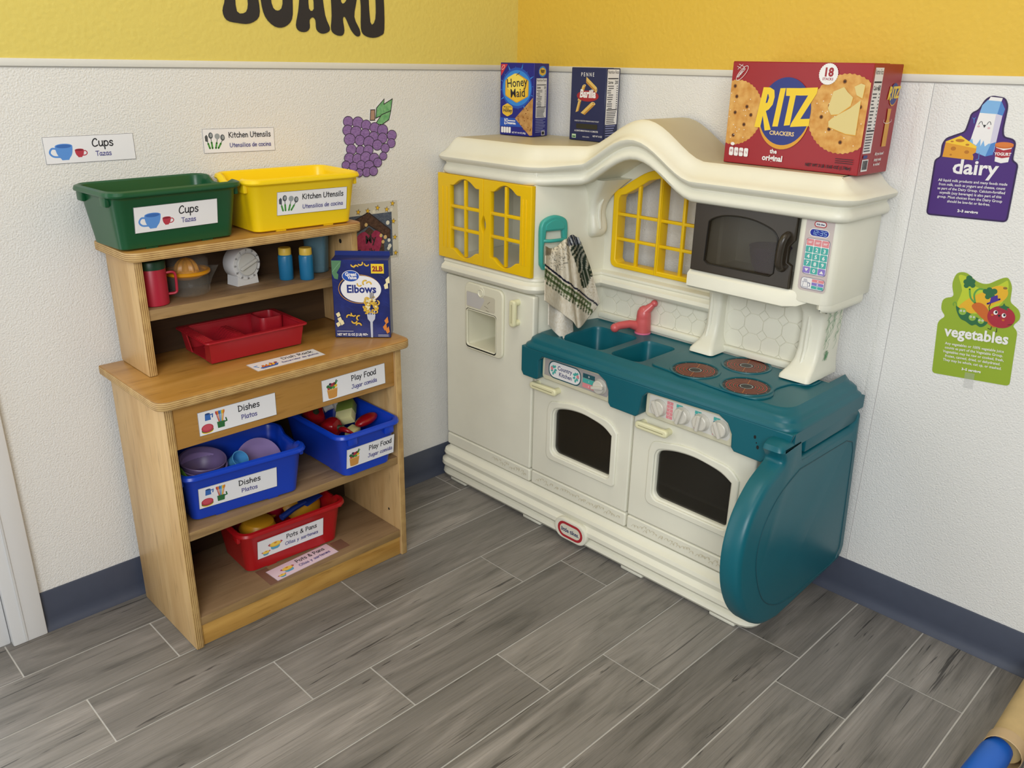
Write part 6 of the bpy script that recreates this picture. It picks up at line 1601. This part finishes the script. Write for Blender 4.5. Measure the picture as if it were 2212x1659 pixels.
def dairy_scaled(a):
    a.V = a.V * .93; a.line([(q[0], q[1] / .93) for q in dairy_out], .0034, dpk, True); dairy(a)
poster('food_group_poster', 'purple dairy poster with milk carton, cheese and yogurt on the right wall', (0, -1.2195, .949), radians(1.8), .15, dairy_out, dp, dpk, dairy_scaled)
vg = M('poster_green', '#93ac30', 0.4); vg2 = M('poster_lime', '#bccb34', 0.4); v_dk = M('poster_leaf_green', '#2f6a42', 0.4); v_md = M('poster_mid_green', '#5c9c48', 0.4); v_lt = M('poster_pea_green', '#8fb648', 0.4); v_sq = M('poster_squash', '#e2b02c', 0.4)
veg_out = round_poly([(0, 0), (.1515, 0), (.1515, .115), (.141, .125), (.154, .140), (.150, .158), (.131, .172), (.131, .205), (.121, .222), (.108, .217), (.085, .202), (.065, .206), (.044, .224), (.026, .222), (.018, .198), (.026, .170), (.004, .165), (.003, .140), (.014, .127), (0, .115)], [.008, .008, .012, .006, .012, .012, .006, .012, .010, .012, .02, .012, .014, .014, .014, .008, .012, .012, .006, .010], 4)
def veg(a):
    a.poly([(p.x, p.y) for p in catmull([(.034, .150), (.040, .185), (.030, .215), (.046, .214), (.065, .196), (.090, .194), (.112, .208), (.122, .214), (.124, .19), (.11, .16), (.07, .14)], True, n=3)], vg2)
    a.ell(.078, .166, .050, .017, v_sq, rot=.55); a.ell(.105, .184, .022, .017, v_sq, rot=.6); a.ell(.119, .199, .004, .0025, M('poster_brown', '#8a6a32', 0.5))
    a.line([(q.x, q.y) for q in catmull([(.070, .160), (.058, .172), (.054, .190)], n=4)], .0035, v_md); a.line([(q.x, q.y) for q in catmull([(.068, .162), (.064, .180), (.072, .192), (.088, .190)], n=4)], .0035, v_md)
    for cx, cy, t in ((.052, .203, .15), (.092, .186, -1.1)):
        for u, v, r in ((0, .009, .006), (-.006, .002, .0055), (.006, .002, .0055), (-.006, -.006, .005), (.006, -.006, .005), (0, -.002, .006)): a.ell(cx + u * cos(t) - v * sin(t), cy + u * sin(t) + v * cos(t), r, r, v_dk, n=14)
    a.poly([(p.x, p.y) for p in catmull([(.062, .155), (.072, .164), (.086, .160), (.100, .142), (.110, .118), (.098, .122), (.078, .138)], True, n=4)], p_or)
    pod = [(.032, .152), (.040, .148), (.060, .140), (.086, .128), (.096, .126), (.090, .117), (.082, .114), (.074, .118), (.066, .115), (.054, .122), (.044, .126), (.036, .138)]
    a.poly([(p.x, p.y) for p in catmull(pod, True, n=3)], v_dk)
    for x, y, r in ((.046, .142, .0075), (.066, .132, .007), (.083, .127, .006)):
        a.ell(x, y, r, r, v_lt); 
        for dx in (-.003, .003): a.ell(x + dx, y + .001, .0019, .0019, WHT, n=12); a.ell(x + dx, y + .001, .0009, .0009, K_, n=10)
        a.line([(x - .001, y - .003), (x + .001, y - .003)], .0007, K_)
    a.line([(q.x, q.y) for q in catmull([(.034, .152), (.030, .160), (.026, .156), (.028, .152)], n=4)], .001, v_md)
    a.ell(.119, .140, .0255, .0225, p_rd, rot=-.1, n=36); a.poly([(.112, .160), (.119, .164), (.121, .169), (.124, .164), (.132, .162), (.127, .158), (.130, .154), (.121, .157)], v_dk)
    for x, y in ((.108, .148), (.1235, .144)): a.ell(x, y, .0040, .0046, WHT, n=16); a.ell(x + .001, y + .001, .0022, .0028, K_, n=12)
    a.poly([(.112, .144), (.118, .145), (.1155, .1385)], K_); a.ell(.1025, .1425, .0026, .002, p_or); a.ell(.1235, .1345, .0026, .002, p_or)
    hat = M('poster_hat_violet', '#4b2f92', 0.4); a.line([(.091, .164), (.112, .176)], .0035, hat); a.poly([(.095, .168), (.096, .178), (.107, .184), (.109, .175)], hat); a.line([(.0965, .150), (.0945, .158), (.0965, .165)], .0014, K_)
    a.line([(.104, .118), (.103, .112), (.098, .1135)], .0013, K_); a.line([(.114, .116), (.1145, .109), (.110, .107)], .0013, K_); a.line([(.140, .128), (.133, .126)], .001, K_)
    a.text('vegetables', .0775, .086, .0315, WHT, .0009, 'CENTER', .93)
    for k, s in enumerate(('Any vegetables or 100% vegetable juice', 'counts as part of the Vegetable Group.', 'Vegetables may be raw or cooked, fresh,', 'frozen, canned, dried, or dehydrated.', 'They may be whole, cut up, or mashed.')): a.text(s, .0765, .0675 - k * .0090, .0079, WHT, .0001, 'CENTER', .90)
    a.text('3–5 servings', .077, .0175, .0075, WHT, .0003, 'CENTER')
    tp_ = see_through('clear_tape', '#cfcfcf', 0.25, 0.3); a.rect(.066, -.020, .085, .014, tp_)
poster('food_group_poster', 'lime green vegetables poster with tomato, carrot and pea pod on the right wall', (0, -1.293, .617), radians(4.6), .15, veg_out, vg, vg, veg)

# ================================================================== pole rack at the lower right
pole_m = M('tan_pole', '#c9ad78', 0.55, var=.12, vscale=30); bluecap = M('blue_end_cap', '#1c5fc0', 0.4)
rk_ = thing('pole_rack', 'tan poles with a blue end cap standing low at the lower right corner', 'rack', (-.40, -1.70, 0))
mb = MB(); mb.tube([(-.335, -1.655, .055), (-.02, -1.650, .055)], .030, pole_m, 24); mb.build('pole', rk_)
mb = MB(); mb.tube([(-.345, -1.775, .055), (-.02, -1.770, .055)], .030, pole_m, 24); mb.build('pole', rk_)
mb = MB(); mb.tube([(-.338, -1.648, .052), (-.36, -1.646, .050), (-.44, -1.640, .040), (-.47, -1.638, .036)], [.024, .027, .028, .020], bluecap, 20); mb.build('end_cap', rk_)
mb = MB(); mb.lathe([(.033, 0), (.034, .001), (.034, .030), (.033, .031), (.030, .031)], M('tan_collar', '#bfa37a', 0.5), (-.352, -1.6555, .055), (Vector((0, 1, 0)), Vector((0, 0, 1)), Vector((1, 0, 0))), 24); mb.build('collar', rk_)

# bowl left inside the microwave
bowl('toy_bowl', 'purple toy bowl inside the microwave, seen through its smoked door', M('violet_plastic', '#6a4a86', 0.4), .046, .062, (-.10, -.930, .7845))
